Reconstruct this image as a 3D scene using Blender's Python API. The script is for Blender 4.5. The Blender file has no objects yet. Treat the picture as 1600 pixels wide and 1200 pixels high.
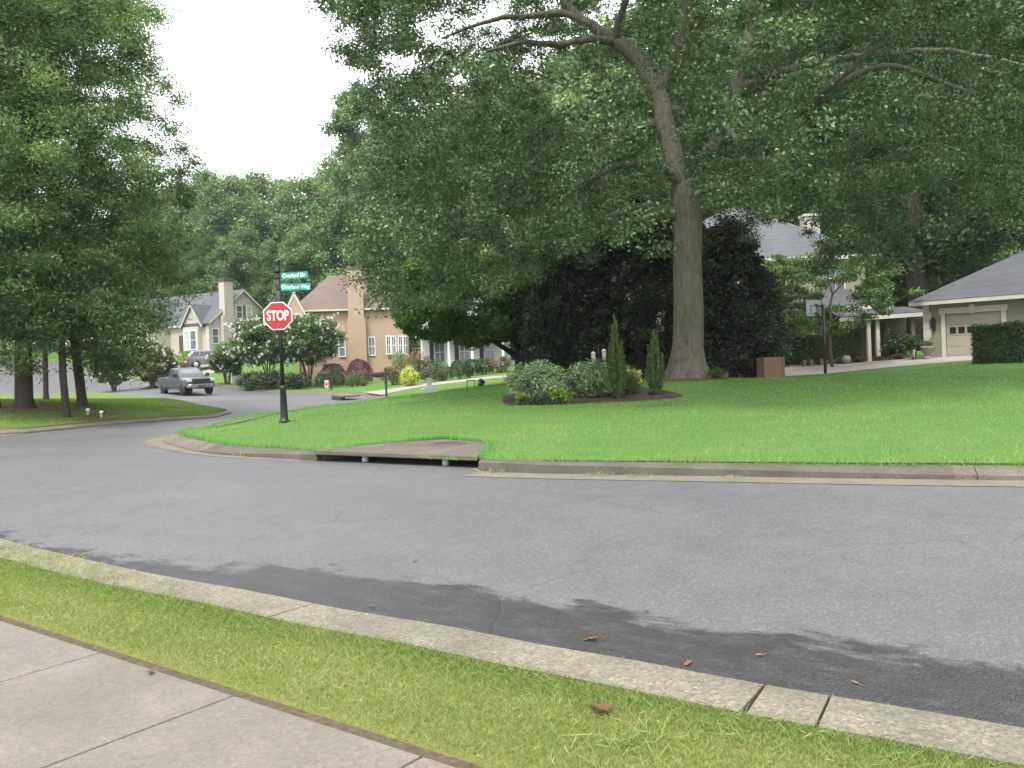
import bpy, bmesh, math, random
import numpy as np
from mathutils import Vector, Matrix
from mathutils.geometry import delaunay_2d_cdt, tessellate_polygon

sc = bpy.context.scene
col = sc.collection
PI = math.pi
R = math.radians

# ------------------------------------------------------------------ camera
FPX, ROLL, HOR, EYE = 1270.0, R(2.2), 42.0, 1.6
cam_d = bpy.data.cameras.new('camera')
cam = bpy.data.objects.new('camera', cam_d)
col.objects.link(cam)
cam.matrix_world = Matrix.Translation((0, 0, EYE)) @ Matrix.Rotation(R(90), 4, 'X') @ Matrix.Rotation(-ROLL, 4, 'Z')
cam_d.sensor_width = 36.0
cam_d.lens = FPX / 1600 * 36
cam_d.shift_x = HOR * math.sin(ROLL) / 1600
cam_d.shift_y = -HOR * math.cos(ROLL) / 1600
cam_d.clip_end = 2000
sc.camera = cam

# ------------------------------------------------------------------ sky, sun, exposure
SUN_EL, SUN_AZ = R(62), R(200)          # azimuth clockwise from +Y (behind the camera, a little left)
w = bpy.data.worlds.new('World')
sc.world = w
w.use_nodes = True
nt = w.node_tree
bg = nt.nodes['Background']
sky = nt.nodes.new('ShaderNodeTexSky')
sky.sky_type = 'NISHITA'
sky.sun_disc = False
sky.sun_elevation = SUN_EL
sky.sun_rotation = SUN_AZ
sky.air_density = 1.0
sky.dust_density = 6.0
mx = nt.nodes.new('ShaderNodeMixRGB')
mx.inputs[0].default_value = 0.82       # closed bright cloud over the clear sky
mx.inputs[2].default_value = (8.6, 8.75, 9.0, 1)
nt.links.new(sky.outputs[0], mx.inputs[1])
nt.links.new(mx.outputs[0], bg.inputs[0])
bg.inputs[1].default_value = 0.1
sl = bpy.data.lights.new('sun', 'SUN')
sl.energy = 1.5
sl.angle = R(14)
sl.color = (1, .96, .9)
sun = bpy.data.objects.new('sun', sl)
col.objects.link(sun)
sd = Vector((math.sin(SUN_AZ) * math.cos(SUN_EL), math.cos(SUN_AZ) * math.cos(SUN_EL), math.sin(SUN_EL)))
sun.rotation_euler = sd.to_track_quat('Z', 'Y').to_euler()
sun.location = sd * 60
sc.view_settings.view_transform = 'Standard'
sc.view_settings.look = 'None'
sc.view_settings.gamma = 1
sc.view_settings.exposure = 1.75
cy = sc.cycles
cy.max_bounces = 6
cy.diffuse_bounces = 4
cy.glossy_bounces = 3
cy.transmission_bounces = 4
cy.transparent_max_bounces = 8
cy.use_denoising = True
cy.denoising_prefilter = 'ACCURATE'
cy.use_adaptive_sampling = True
cy.adaptive_threshold = 0.012

# ------------------------------------------------------------------ photo geometry -> place
CR, SR = math.cos(ROLL), math.sin(ROLL)
def uv(px, py):
    u, v = px - 800, 600 - py
    return u * CR + v * SR, -u * SR + v * CR - HOR
def P(px, py, Y):
    u, v = uv(px, py)
    return Vector((u * Y / FPX, Y, EYE + v * Y / FPX))
def G(px, py, z=0.0):
    u, v = uv(px, py)
    Y = (z - EYE) * FPX / v
    return Vector((u * Y / FPX, Y, z))
def pix(p):
    """world (N,3) array -> pixel (N,2) of the 1600x1200 photograph"""
    p = np.asarray(p, float)
    u = p[:, 0] / p[:, 1] * FPX
    v = (p[:, 2] - EYE) / p[:, 1] * FPX + HOR
    return np.stack([u * CR - v * SR + 800, 600 - (u * SR + v * CR)], 1)

# ------------------------------------------------------------------ terrain (lawn level)
TC = [(0, 0, .15), (-6, 0, .15), (6, 0, .15), (-10, 8, .15), (10, 3, .15), (0, 7, .15), (4, 5, .15), (12, 6, .16), (-14, 14, .15),
      (20, 4, .2), (0, -10, .15), (-20, -5, .15), (20, -8, .15), (-4, 12, .15), (-8, 12, .15), (-18, 10, .2), (30, 5, .3), (26, 18, .5)]
for px, py in [(1600, 740), (1300, 735), (1000, 730), (780, 716), (500, 704), (330, 690), (262, 685)]:
    TC.append(tuple(G(px, py, .15)))
for q in [(0, 671, 22.4), (150, 660, 25.5), (330, 648, 30), (362, 640, 36), (299, 669.5, 21), (344, 659, 22.5), (380, 651, 24),
          (440, 644, 26), (500, 635, 29.5), (560, 627, 34), (444, 660, 19), (570, 623, 42), (545, 617, 48), (526, 612, 54),
          (388, 607, 62.5), (230, 598, 75), (290, 613, 59), (300, 628, 40), (160, 613, 58), (0, 605, 72), (38, 637, 27), (122, 632, 29),
          (1075, 590, 25), (1600, 566, 30), (1350, 582, 31), (1200, 592, 28), (1230, 588, 35), (1467, 557, 39), (1440, 561, 38.5),
          (1200, 562, 47), (1222, 571, 43), (1345, 566, 42.5), (1530, 564, 33),
          (800, 633, 19), (1060, 622, 19.5), (930, 633, 18.7), (570, 594, 69), (470, 598, 68), (325, 553, 84), (320, 579, 76), (373, 600, 66),
          (750, 578, 64), (650, 604, 52), (760, 592, 50), (790, 600, 36), (620, 622, 40), (700, 612, 36)]:
    TC.append(tuple(P(*q)))
TC += [(-120, 150, 7), (0, 150, 5), (120, 150, 5), (-150, 60, 5), (150, 60, 2), (0, 110, 3), (-60, 110, 5.5), (60, 90, 2.5),
       (150, -50, 0), (-150, -50, 1), (0, -100, 0), (-60, 60, 1.5), (-45, 30, .8), (45, 30, .9), (35, 55, 1.2)]
TC = np.array(TC, float)
def _tps(d2):
    return np.where(d2 > 1e-9, d2 * np.log(np.maximum(d2, 1e-9)), 0) * .5
def _solve():
    n = len(TC); s = 0.02
    xy = TC[:, :2] * s
    K = _tps(((xy[:, None] - xy[None]) ** 2).sum(2)) + np.eye(n) * 2e-4
    Q = np.concatenate([np.ones((n, 1)), xy], 1)
    A = np.zeros((n + 3, n + 3)); A[:n, :n] = K; A[:n, n:] = Q; A[n:, :n] = Q.T
    b = np.zeros(n + 3); b[:n] = TC[:, 2]
    return np.linalg.solve(A, b), xy, s
_W, _XY, _S = _solve()
def TA(xy):
    """terrain height for an (N,2) array"""
    xy = np.asarray(xy, float)
    xc = np.clip(xy, -155, 155) * _S
    out = np.empty(len(xc))
    for i in range(0, len(xc), 20000):
        q = xc[i:i + 20000]
        out[i:i + 20000] = _tps(((q[:, None] - _XY[None]) ** 2).sum(2)) @ _W[:-3] + _W[-3] + q @ _W[-2:]
    return out
def T(x, y):
    return float(TA([(x, y)])[0])
def on(px, py, Y):
    """point on the ground under a pixel at depth Y (x from the pixel, z from the terrain)"""
    p = P(px, py, Y)
    return Vector((p.x, p.y, T(p.x, p.y)))

# ------------------------------------------------------------------ materials
def mat(name):
    m = bpy.data.materials.new(name)
    m.use_nodes = True
    return m, m.node_tree, m.node_tree.nodes['Principled BSDF']
def node(t, kind, **kw):
    n = t.nodes.new(kind)
    for k, v in kw.items():
        if k.startswith('i_'):
            key = k[2:]
            n.inputs[int(key) if key.isdigit() else key].default_value = v
        else:
            setattr(n, k, v)
    return n
def lk(t, a, b):
    t.links.new(a, b)
def c4(c):
    return (c[0], c[1], c[2], 1)
def mathn(t, op, a, b=None, clamp=False):
    n = t.nodes.new('ShaderNodeMath'); n.operation = op; n.use_clamp = clamp
    for i, x in enumerate((a, b)):
        if x is None: continue
        if isinstance(x, (int, float)): n.inputs[i].default_value = x
        else: t.links.new(x, n.inputs[i])
    return n.outputs[0]
def mixc(t, fac, a, b, mode='MIX'):
    n = t.nodes.new('ShaderNodeMixRGB'); n.blend_type = mode
    for i, x in enumerate((fac, a, b)):
        if isinstance(x, (int, float)): n.inputs[i].default_value = x
        elif isinstance(x, tuple): n.inputs[i].default_value = c4(x)
        else: t.links.new(x, n.inputs[i])
    return n.outputs[0]
def noise(t, co, scale, detail=3, rough=.55, dist=0):
    n = node(t, 'ShaderNodeTexNoise', i_Scale=scale, i_Detail=detail, i_Roughness=rough, i_Distortion=dist)
    if co is not None: lk(t, co, n.inputs['Vector'])
    return n.outputs[0]
def ramp(t, fac, stops):
    n = t.nodes.new('ShaderNodeValToRGB')
    e = n.color_ramp.elements
    while len(e) < len(stops): e.new(.5)
    for i, (p, c) in enumerate(stops):
        e[i].position = p; e[i].color = c4(c) if len(c) == 3 else c
    lk(t, fac, n.inputs[0])
    return n.outputs[0]
def bump(t, h, strength, dist, bsdf):
    n = node(t, 'ShaderNodeBump', i_Strength=strength, i_Distance=dist)
    lk(t, h, n.inputs['Height'])
    lk(t, n.outputs[0], bsdf.inputs['Normal'])
def coords(t, which='Object', scale=None):
    n = t.nodes.new('ShaderNodeTexCoord')
    if scale is None: return n.outputs[which]
    m = node(t, 'ShaderNodeMapping', i_Scale=scale)
    lk(t, n.outputs[which], m.inputs[0])
    return m.outputs[0]

def surf(name, c1, c2=None, scale=6.0, rough=.7, bs=0.0, bscale=60.0, metal=0.0, spec=.5, coat=0.0):
    """plain painted / weathered surface with uneven tone"""
    m, t, b = mat(name)
    c2 = c2 or tuple(x * .78 for x in c1)
    co = coords(t)
    n1 = noise(t, co, scale, 5, .65)
    lk(t, ramp(t, n1, [(.3, c2), (.68, c1)]), b.inputs['Base Color'])
    n2 = noise(t, co, bscale, 3)
    b.inputs['Metallic'].default_value = metal
    b.inputs['Specular IOR Level'].default_value = spec
    b.inputs['Coat Weight'].default_value = coat
    lk(t, mathn(t, 'ADD', mathn(t, 'MULTIPLY', n1, .2), rough - .1, True), b.inputs['Roughness'])
    if bs: bump(t, n2, bs, .01, b)
    return m

def asphalt_mat():
    m, t, b = mat('worn_asphalt')
    co = coords(t)
    a = node(t, 'ShaderNodeAttribute', attribute_name='wet')
    big = noise(t, co, .35, 4, .6)
    mid = noise(t, co, 2.2, 5, .65, .6)
    fine = noise(t, co, 55, 3, .7)
    base = ramp(t, mathn(t, 'ADD', mathn(t, 'MULTIPLY', big, .6), mathn(t, 'MULTIPLY', mid, .4)),
                [(.30, (.076, .076, .080)), (.68, (.112, .112, .116))])
    v = node(t, 'ShaderNodeTexVoronoi', i_Scale=85.0); lk(t, co, v.inputs['Vector'])
    sep = t.nodes.new('ShaderNodeSeparateColor'); lk(t, v.outputs['Color'], sep.inputs[0])
    spk = ramp(t, sep.outputs[0], [(0, (.62, .62, .62)), (.5, (1, 1, 1)), (.86, (1.1, 1.1, 1.1)), (.97, (1.9, 1.85, 1.75))])
    c = mixc(t, .55, base, mixc(t, 1, base, spk, 'MULTIPLY'))
    c = mixc(t, .35, c, mixc(t, 1, c, ramp(t, fine, [(.3, (.55, .55, .55)), (.7, (1.4, 1.4, 1.4))]), 'MULTIPLY'))
    # damp dark band along the near kerb, with a ragged edge
    mp = node(t, 'ShaderNodeMapping', i_Scale=(1, 1, 1)); mp.inputs['Rotation'].default_value = (0, 0, R(30)); lk(t, co, mp.inputs[0])
    st = node(t, 'ShaderNodeMapping', i_Scale=(1.1, 1.9, 1)); lk(t, mp.outputs[0], st.inputs[0])
    wn = noise(t, st.outputs[0], 1.5, 6, .62, .3)
    we = mathn(t, 'ADD', a.outputs['Fac'], mathn(t, 'MULTIPLY', mathn(t, 'SUBTRACT', wn, .5), .9))
    wet = ramp(t, we, [(.30, (0, 0, 0)), (.40, (1, 1, 1))])
    patch = ramp(t, noise(t, st.outputs[0], 3.5, 5, .7), [(.30, (.72, .72, .72)), (.55, (1, 1, 1))])
    wet = mixc(t, 1, wet, patch, 'MULTIPLY')
    c = mixc(t, mathn(t, 'MULTIPLY', wet, .92), c, mixc(t, 1, c, (.31, .30, .29), 'MULTIPLY'))
    # hairline cracks
    dn = node(t, 'ShaderNodeTexNoise', i_Scale=1.4, i_Detail=5.0); lk(t, co, dn.inputs['Vector'])
    off = mixc(t, .22, co, dn.outputs[1], 'ADD')
    vc = node(t, 'ShaderNodeTexVoronoi', feature='DISTANCE_TO_EDGE', i_Scale=.55); lk(t, off, vc.inputs['Vector'])
    thin = ramp(t, vc.outputs[0], [(.0, (1, 1, 1)), (.008, (0, 0, 0))])
    cm = ramp(t, noise(t, co, .33, 3), [(.43, (0, 0, 0)), (.56, (1, 1, 1))])
    crack = mixc(t, 1, thin, cm, 'MULTIPLY')
    c = mixc(t, mathn(t, 'MULTIPLY', crack, .34), c, (.03, .03, .03))
    lk(t, c, b.inputs['Base Color'])
    rr = mathn(t, 'SUBTRACT', .62, mathn(t, 'MULTIPLY', wet, .2))
    lk(t, rr, b.inputs['Roughness'])
    b.inputs['Specular IOR Level'].default_value = .45
    h = mathn(t, 'SUBTRACT', mathn(t, 'ADD', v.outputs[0], mathn(t, 'MULTIPLY', fine, .8)), mathn(t, 'MULTIPLY', crack, 1.2))
    bump(t, h, .5, .008, b)
    return m

def concrete_mat(name, c1, c2, agg=0.5, stain=(.12, .11, .09), stains=.4):
    m, t, b = mat(name)
    co = coords(t)
    base = ramp(t, noise(t, co, 2.0, 6, .65), [(.3, c2), (.7, c1)])
    v = node(t, 'ShaderNodeTexVoronoi', i_Scale=75.0); lk(t, co, v.inputs['Vector'])
    sep = t.nodes.new('ShaderNodeSeparateColor'); lk(t, v.outputs['Color'], sep.inputs[0])
    spk = ramp(t, sep.outputs[0], [(0, (.45, .42, .38)), (.35, (.95, .95, .95)), (.75, (1.05, 1.03, 1)), (1, (1.75, 1.68, 1.5))])
    c = mixc(t, agg, base, mixc(t, 1, base, spk, 'MULTIPLY'))
    sm = ramp(t, noise(t, co, .9, 6, .7, .5), [(.45, (0, 0, 0)), (.72, (1, 1, 1))])
    c = mixc(t, mathn(t, 'MULTIPLY', sm, stains), c, stain)
    fine = noise(t, co, 120, 3, .6)
    c = mixc(t, .3, c, mixc(t, 1, c, ramp(t, fine, [(.3, (.6, .6, .6)), (.7, (1.35, 1.35, 1.35))]), 'MULTIPLY'))
    lk(t, c, b.inputs['Base Color'])
    b.inputs['Roughness'].default_value = .85
    bump(t, mathn(t, 'ADD', fine, v.outputs[0]), .35, .006, b)
    return m

def lawn_mat(name, g1, g2, dry, dryamt, scale=1.0):
    m, t, b = mat(name)
    co = coords(t)
    f = noise(t, co, 28 * scale, 4, .7)
    k = noise(t, co, 1.1, 4, .6)
    c = ramp(t, f, [(.3, g2), (.7, g1)])
    c = mixc(t, mathn(t, 'MULTIPLY', ramp(t, k, [(.42, (0, 0, 0)), (.7, (1, 1, 1))]), dryamt), c, dry)
    lk(t, c, b.inputs['Base Color'])
    b.inputs['Roughness'].default_value = .9
    b.inputs['Specular IOR Level'].default_value = .15
    bump(t, f, .8, .03, b)
    return m

def leaf_mat(name, stops, trans=.3, rough=.5, spec=.4, tcol=None):
    """stops: tone 0..1 -> colour; the tone is a per-leaf attribute (each leaf has its own colour)"""
    m, t, b = mat(name)
    a = node(t, 'ShaderNodeAttribute', attribute_name='tone')
    c = ramp(t, a.outputs['Fac'], stops)
    lk(t, c, b.inputs['Base Color'])
    b.inputs['Roughness'].default_value = rough
    b.inputs['Specular IOR Level'].default_value = spec
    tr = t.nodes.new('ShaderNodeBsdfTranslucent')
    lk(t, mixc(t, 1, c, tcol or (1.3, 1.5, .6), 'MULTIPLY'), tr.inputs[0])
    ms = node(t, 'ShaderNodeMixShader', i_0=trans)
    lk(t, b.outputs[0], ms.inputs[1]); lk(t, tr.outputs[0], ms.inputs[2])
    lk(t, ms.outputs[0], t.nodes['Material Output'].inputs[0])
    return m

def bark_mat(name, c1, c2, moss=None):
    m, t, b = mat(name)
    co = coords(t, 'Object', (5, 5, .8))
    n1 = noise(t, co, 2.6, 7, .72, .5)
    n2 = noise(t, coords(t), .8, 3)
    c = ramp(t, n1, [(.33, c2), (.66, c1)])
    c = mixc(t, .5, c, mixc(t, 1, c, ramp(t, n2, [(.3, (.65, .65, .65)), (.7, (1.3, 1.3, 1.3))]), 'MULTIPLY'))
    if moss:
        c = mixc(t, mathn(t, 'MULTIPLY', ramp(t, noise(t, coords(t), 2.5, 4), [(.5, (0, 0, 0)), (.7, (1, 1, 1))]), .5), c, moss)
    lk(t, c, b.inputs['Base Color'])
    b.inputs['Roughness'].default_value = .92
    b.inputs['Specular IOR Level'].default_value = .2
    bump(t, n1, 1.0, .09, b)
    return m

def shingle_mat(name, c1, c2):
    m, t, b = mat(name)
    uvm = coords(t, 'Object')
    n1 = noise(t, coords(t, 'Object', (2, 2, 9)), 2.2, 4, .7)
    n2 = noise(t, uvm, .45, 4)
    wv = node(t, 'ShaderNodeTexWave', wave_type='BANDS', bands_direction='Z', wave_profile='SAW', i_Scale=1.15, i_Distortion=.25)
    lk(t, uvm, wv.inputs['Vector'])
    c = ramp(t, mathn(t, 'ADD', mathn(t, 'MULTIPLY', n1, .6), mathn(t, 'MULTIPLY', n2, .4)), [(.35, c2), (.65, c1)])
    c = mixc(t, mathn(t, 'MULTIPLY', wv.outputs[1], .35), c, mixc(t, 1, c, (.55, .55, .55), 'MULTIPLY'))
    lk(t, c, b.inputs['Base Color'])
    b.inputs['Roughness'].default_value = .85
    bump(t, wv.outputs[1], .5, .03, b)
    return m

def siding_mat(name, c1, c2, pitch=.16, axis='Z'):
    m, t, b = mat(name)
    co = coords(t)
    wv = node(t, 'ShaderNodeTexWave', wave_type='BANDS', bands_direction=axis, wave_profile='SAW', i_Scale=.314 / pitch)
    lk(t, co, wv.inputs['Vector'])
    c = ramp(t, noise(t, co, .9, 5, .65), [(.3, c2), (.7, c1)])
    c = mixc(t, ramp(t, wv.outputs[1], [(.0, (.5, .5, .5)), (.15, (0, 0, 0))]), c, mixc(t, 1, c, (.6, .58, .56), 'MULTIPLY'))
    lk(t, c, b.inputs['Base Color'])
    b.inputs['Roughness'].default_value = .7
    bump(t, wv.outputs[1], .5, .02, b)
    return m

def glass_mat(name, c=(.05, .06, .07), rough=.08):
    m, t, b = mat(name)
    lk(t, ramp(t, noise(t, coords(t), .7, 2), [(.3, tuple(x * .6 for x in c)), (.7, c)]), b.inputs['Base Color'])
    b.inputs['Roughness'].default_value = rough
    b.inputs['Specular IOR Level'].default_value = .8
    return m

M = {}
M['asphalt'] = asphalt_mat()
M['walk'] = concrete_mat('sidewalk_concrete', (.160, .142, .122), (.118, .104, .089), .3, (.075, .067, .057), .45)
M['kerb_near'] = concrete_mat('aggregate_kerb', (.185, .168, .128), (.120, .108, .082), .7, (.065, .062, .045), .65)
M['kerb_far'] = concrete_mat('mossy_kerb', (.10, .088, .07), (.06, .053, .042), .4, (.032, .036, .022), .65)
M['gutter'] = concrete_mat('gutter_concrete', (.165, .145, .12), (.11, .095, .078), .5, (.07, .07, .045), .55)
M['kerb_rolled'] = concrete_mat('rolled_kerb', (.145, .124, .098), (.085, .073, .057), .5, (.05, .048, .034), .65)
M['slab'] = concrete_mat('stained_slab', (.125, .105, .085), (.08, .068, .055), .4, (.045, .04, .033), .6)
M['drive'] = concrete_mat('driveway_concrete', (.30, .27, .245), (.22, .20, .18), .2, (.14, .125, .11), .3)
M['lawn'] = lawn_mat('lush_lawn', (.10, .19, .042), (.06, .125, .026), (.14, .17, .05), .4)
M['verge'] = lawn_mat('verge_lawn', (.155, .175, .045), (.10, .11, .03), (.19, .155, .07), .55)
M['lawn_dry'] = lawn_mat('shaded_lawn', (.115, .185, .04), (.075, .125, .028), (.18, .15, .065), .5)
M['soil'] = lawn_mat('bare_soil', (.13, .10, .07), (.06, .045, .03), (.05, .05, .02), .5)
M['mulch'] = lawn_mat('brown_mulch', (.075, .058, .048), (.035, .027, .023), (.11, .085, .07), .5)
M['pinestraw'] = lawn_mat('leaf_litter', (.17, .10, .055), (.08, .045, .025), (.13, .09, .05), .4)
M['earth'] = lawn_mat('rough_ground', (.07, .13, .03), (.04, .08, .02), (.09, .08, .04), .4)
M['bark_oak'] = bark_mat('grey_oak_bark', (.215, .20, .16), (.095, .084, .066), (.17, .175, .115))
M['bark_dark'] = bark_mat('dark_bark', (.085, .07, .055), (.04, .032, .026))
M['bark_mid'] = bark_mat('brown_bark', (.14, .115, .09), (.07, .055, .04))
M['leaf_oak'] = leaf_mat('oak_leaves', [(0, (.033, .062, .022)), (.5, (.066, .118, .042)), (.85, (.118, .186, .078)), (1, (.20, .27, .145))], .2, .42, .5)
M['leaf_left'] = leaf_mat('willow_oak_leaves', [(0, (.050, .094, .030)), (.5, (.106, .176, .060)), (1, (.19, .27, .112))], .36, .5, .35)
M['leaf_wood'] = leaf_mat('wood_leaves', [(0, (.066, .118, .046)), (.5, (.122, .200, .078)), (1, (.195, .285, .115))], .25, .55, .35)  # leaf tones lightened in place of haze over the far trees
M['leaf_fresh'] = leaf_mat('fresh_leaves', [(0, (.035, .075, .014)), (.5, (.066, .132, .026)), (1, (.115, .20, .042))], .4, .5, .35)
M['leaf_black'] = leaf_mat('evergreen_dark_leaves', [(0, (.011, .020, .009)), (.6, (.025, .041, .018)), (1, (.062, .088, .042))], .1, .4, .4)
M['leaf_hedge'] = leaf_mat('hedge_leaves', [(0, (.020, .042, .014)), (.5, (.034, .070, .022)), (1, (.07, .125, .04))], .2, .5, .35)
M['leaf_shrub'] = leaf_mat('shrub_leaves', [(0, (.04, .08, .02)), (.5, (.075, .14, .035)), (1, (.12, .2, .05))], .25, .55, .35)
M['leaf_olive'] = leaf_mat('olive_leaves', [(0, (.06, .08, .03)), (.5, (.10, .13, .05)), (.85, (.17, .17, .08)), (1, (.22, .16, .10))], .25, .55, .3)
M['leaf_silver'] = leaf_mat('silver_leaves', [(0, (.11, .165, .085)), (.5, (.21, .29, .155)), (1, (.36, .44, .27))], .25, .55, .4)
M['leaf_lime'] = leaf_mat('lime_leaves', [(0, (.11, .20, .03)), (1, (.25, .34, .07))], .35, .55, .3)
M['leaf_yellow'] = leaf_mat('yellow_leaves', [(0, (.28, .34, .06)), (.5, (.50, .50, .12)), (1, (.70, .66, .24))], .3, .55, .3)
M['leaf_purple'] = leaf_mat('purple_leaves', [(0, (.05, .022, .03)), (.6, (.10, .04, .055)), (1, (.17, .075, .09))], .15, .55, .3, (1.2, .9, .9))
M['leaf_brown'] = leaf_mat('bronze_leaves', [(0, (.07, .05, .035)), (1, (.16, .115, .08))], .15, .6, .3, (1.1, 1, .8))
M['leaf_yew'] = leaf_mat('upright_yew_needles', [(0, (.035, .070, .018)), (.55, (.062, .115, .030)), (1, (.12, .17, .06))], .2, .55, .3)
M['petal_white'] = leaf_mat('white_petals', [(0, (.55, .55, .50)), (1, (.85, .85, .80))], .3, .6, .2, (1, 1, 1))
M['petal_pink'] = leaf_mat('pink_petals', [(0, (.45, .16, .12)), (1, (.62, .30, .22))], .3, .6, .2, (1, 1, 1))
M['petal_red'] = leaf_mat('red_petals', [(0, (.4, .03, .04)), (1, (.6, .10, .10))], .3, .6, .2, (1, 1, 1))
M['blade'] = leaf_mat('grass_blades', [(0, (.090, .21, .050)), (.5, (.150, .325, .088)), (.9, (.21, .39, .13)), (1, (.33, .37, .165))], .35, .6, .25)
M['blade_near'] = leaf_mat('verge_blades', [(0, (.14, .205, .053)), (.4, (.22, .285, .087)), (.70, (.285, .325, .115)), (.85, (.37, .33, .16)), (1, (.42, .36, .21))], .35, .6, .25, (1.2, 1.3, .6))
M['blade_dry'] = leaf_mat('shaded_blades', [(0, (.085, .165, .035)), (.6, (.145, .245, .055)), (1, (.25, .25, .09))], .35, .6, .25)
M['leaf_dead'] = leaf_mat('dead_leaves', [(0, (.11, .055, .035)), (.5, (.20, .10, .06)), (1, (.26, .18, .10))], .15, .7, .2, (1, 1, 1))
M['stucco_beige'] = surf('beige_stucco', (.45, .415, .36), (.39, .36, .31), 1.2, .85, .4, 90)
M['stucco_green'] = surf('greenish_stucco', (.22, .21, .155), (.175, .167, .125), 1.2, .85, .4, 90)  # wall colour darkened to stand in for shade under the trees
M['tan_siding'] = siding_mat('tan_lap_siding', (.40, .298, .205), (.36, .265, .18))
M['white_siding'] = siding_mat('white_lap_siding', (.80, .80, .80), (.72, .72, .73))
M['trim'] = surf('cream_trim', (.50, .48, .41), (.42, .40, .34), 2, .55)
M['trim_white'] = surf('white_trim', (.80, .80, .78), (.70, .70, .68), 2, .5)
M['shingle_grey'] = shingle_mat('grey_shingles', (.108, .115, .126), (.060, .065, .073))
M['shingle_brown'] = shingle_mat('brown_shingles', (.15, .112, .09), (.10, .076, .062))
M['shingle_dark'] = shingle_mat('dark_shingles', (.080, .083, .089), (.044, .046, .050))
M['glass'] = glass_mat('window_glass', (.16, .18, .20))
M['glass_dark'] = glass_mat('dark_glass', (.03, .035, .04))
M['curtain'] = surf('pale_green_blind', (.40, .48, .42), (.34, .42, .36), 3, .5)
M['shutter'] = surf('green_shutter_paint', (.10, .14, .11), None, 4, .6)
M['door'] = surf('dark_door_paint', (.10, .07, .06), None, 4, .5)
M['garage'] = surf('garage_door_paint', (.34, .305, .25), (.29, .26, .21), 2, .6)
M['black'] = surf('black_paint', (.018, .018, .02), (.010, .010, .012), 8, .42)
M['steel_dark'] = surf('dark_steel', (.05, .05, .055), None, 8, .5, 0, 60, .6)
M['red'] = surf('stop_sign_red', (.34, .018, .024), (.29, .015, .02), 5, .45)
M['white'] = surf('reflective_white', (.78, .76, .72), (.68, .66, .62), 6, .5)
M['green_sign'] = surf('street_sign_green', (.0, .235, .165), (.0, .20, .14), 5, .4)
M['teal_sign'] = surf('street_sign_teal', (.02, .36, .28), (.015, .31, .24), 5, .4)
M['paint_truck'] = surf('grey_blue_truck_paint', (.060, .065, .070), (.056, .060, .066), .6, .30, 0, 60, .3, .5, .5)
M['paint_suv'] = surf('charcoal_car_paint', (.16, .17, .185), (.14, .15, .165), .6, .28, 0, 60, .4, .5, .6)
M['chrome'] = surf('bumper_chrome', (.22, .225, .24), None, 6, .35, 0, 60, .5)
M['silver'] = surf('wheel_silver', (.60, .60, .62), None, 6, .35, 0, 60, .6)
M['rubber'] = surf('tyre_rubber', (.022, .022, .022), None, 12, .85)
M['lamp'] = surf('headlight_glass', (.38, .39, .40), None, 6, .15)
M['tail'] = surf('tail_light_red', (.45, .04, .05), None, 6, .25)
M['plywood'] = surf('weathered_plywood', (.19, .125, .075), (.14, .09, .052), 3, .8, .3, 40)
M['box_green'] = surf('utility_green', (.22, .29, .25), (.17, .23, .20), 3, .6)
M['ped_grey'] = surf('pedestal_grey', (.36, .42, .36), (.29, .34, .29), 3, .6)
M['pvc'] = surf('grey_blue_pipe', (.40, .48, .50), (.31, .38, .39), 9, .6)
M['iron'] = surf('rusty_iron', (.10, .075, .075), (.06, .045, .045), 9, .75, .5, 40)
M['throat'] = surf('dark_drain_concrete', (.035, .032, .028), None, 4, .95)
M['clearboard'] = glass_mat('cloudy_backboard', (.22, .27, .27), .3)
M['terracotta'] = surf('stone_pot', (.22, .20, .165), None, 6, .85)
M['seed'] = surf('bird_seed', (.42, .36, .22), None, 30, .8)
M['flagred'] = surf('red_cloth', (.22, .03, .03), None, 4, .8)
M['tanbox'] = surf('tan_plastic', (.55, .44, .36), None, 4, .6)
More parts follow.
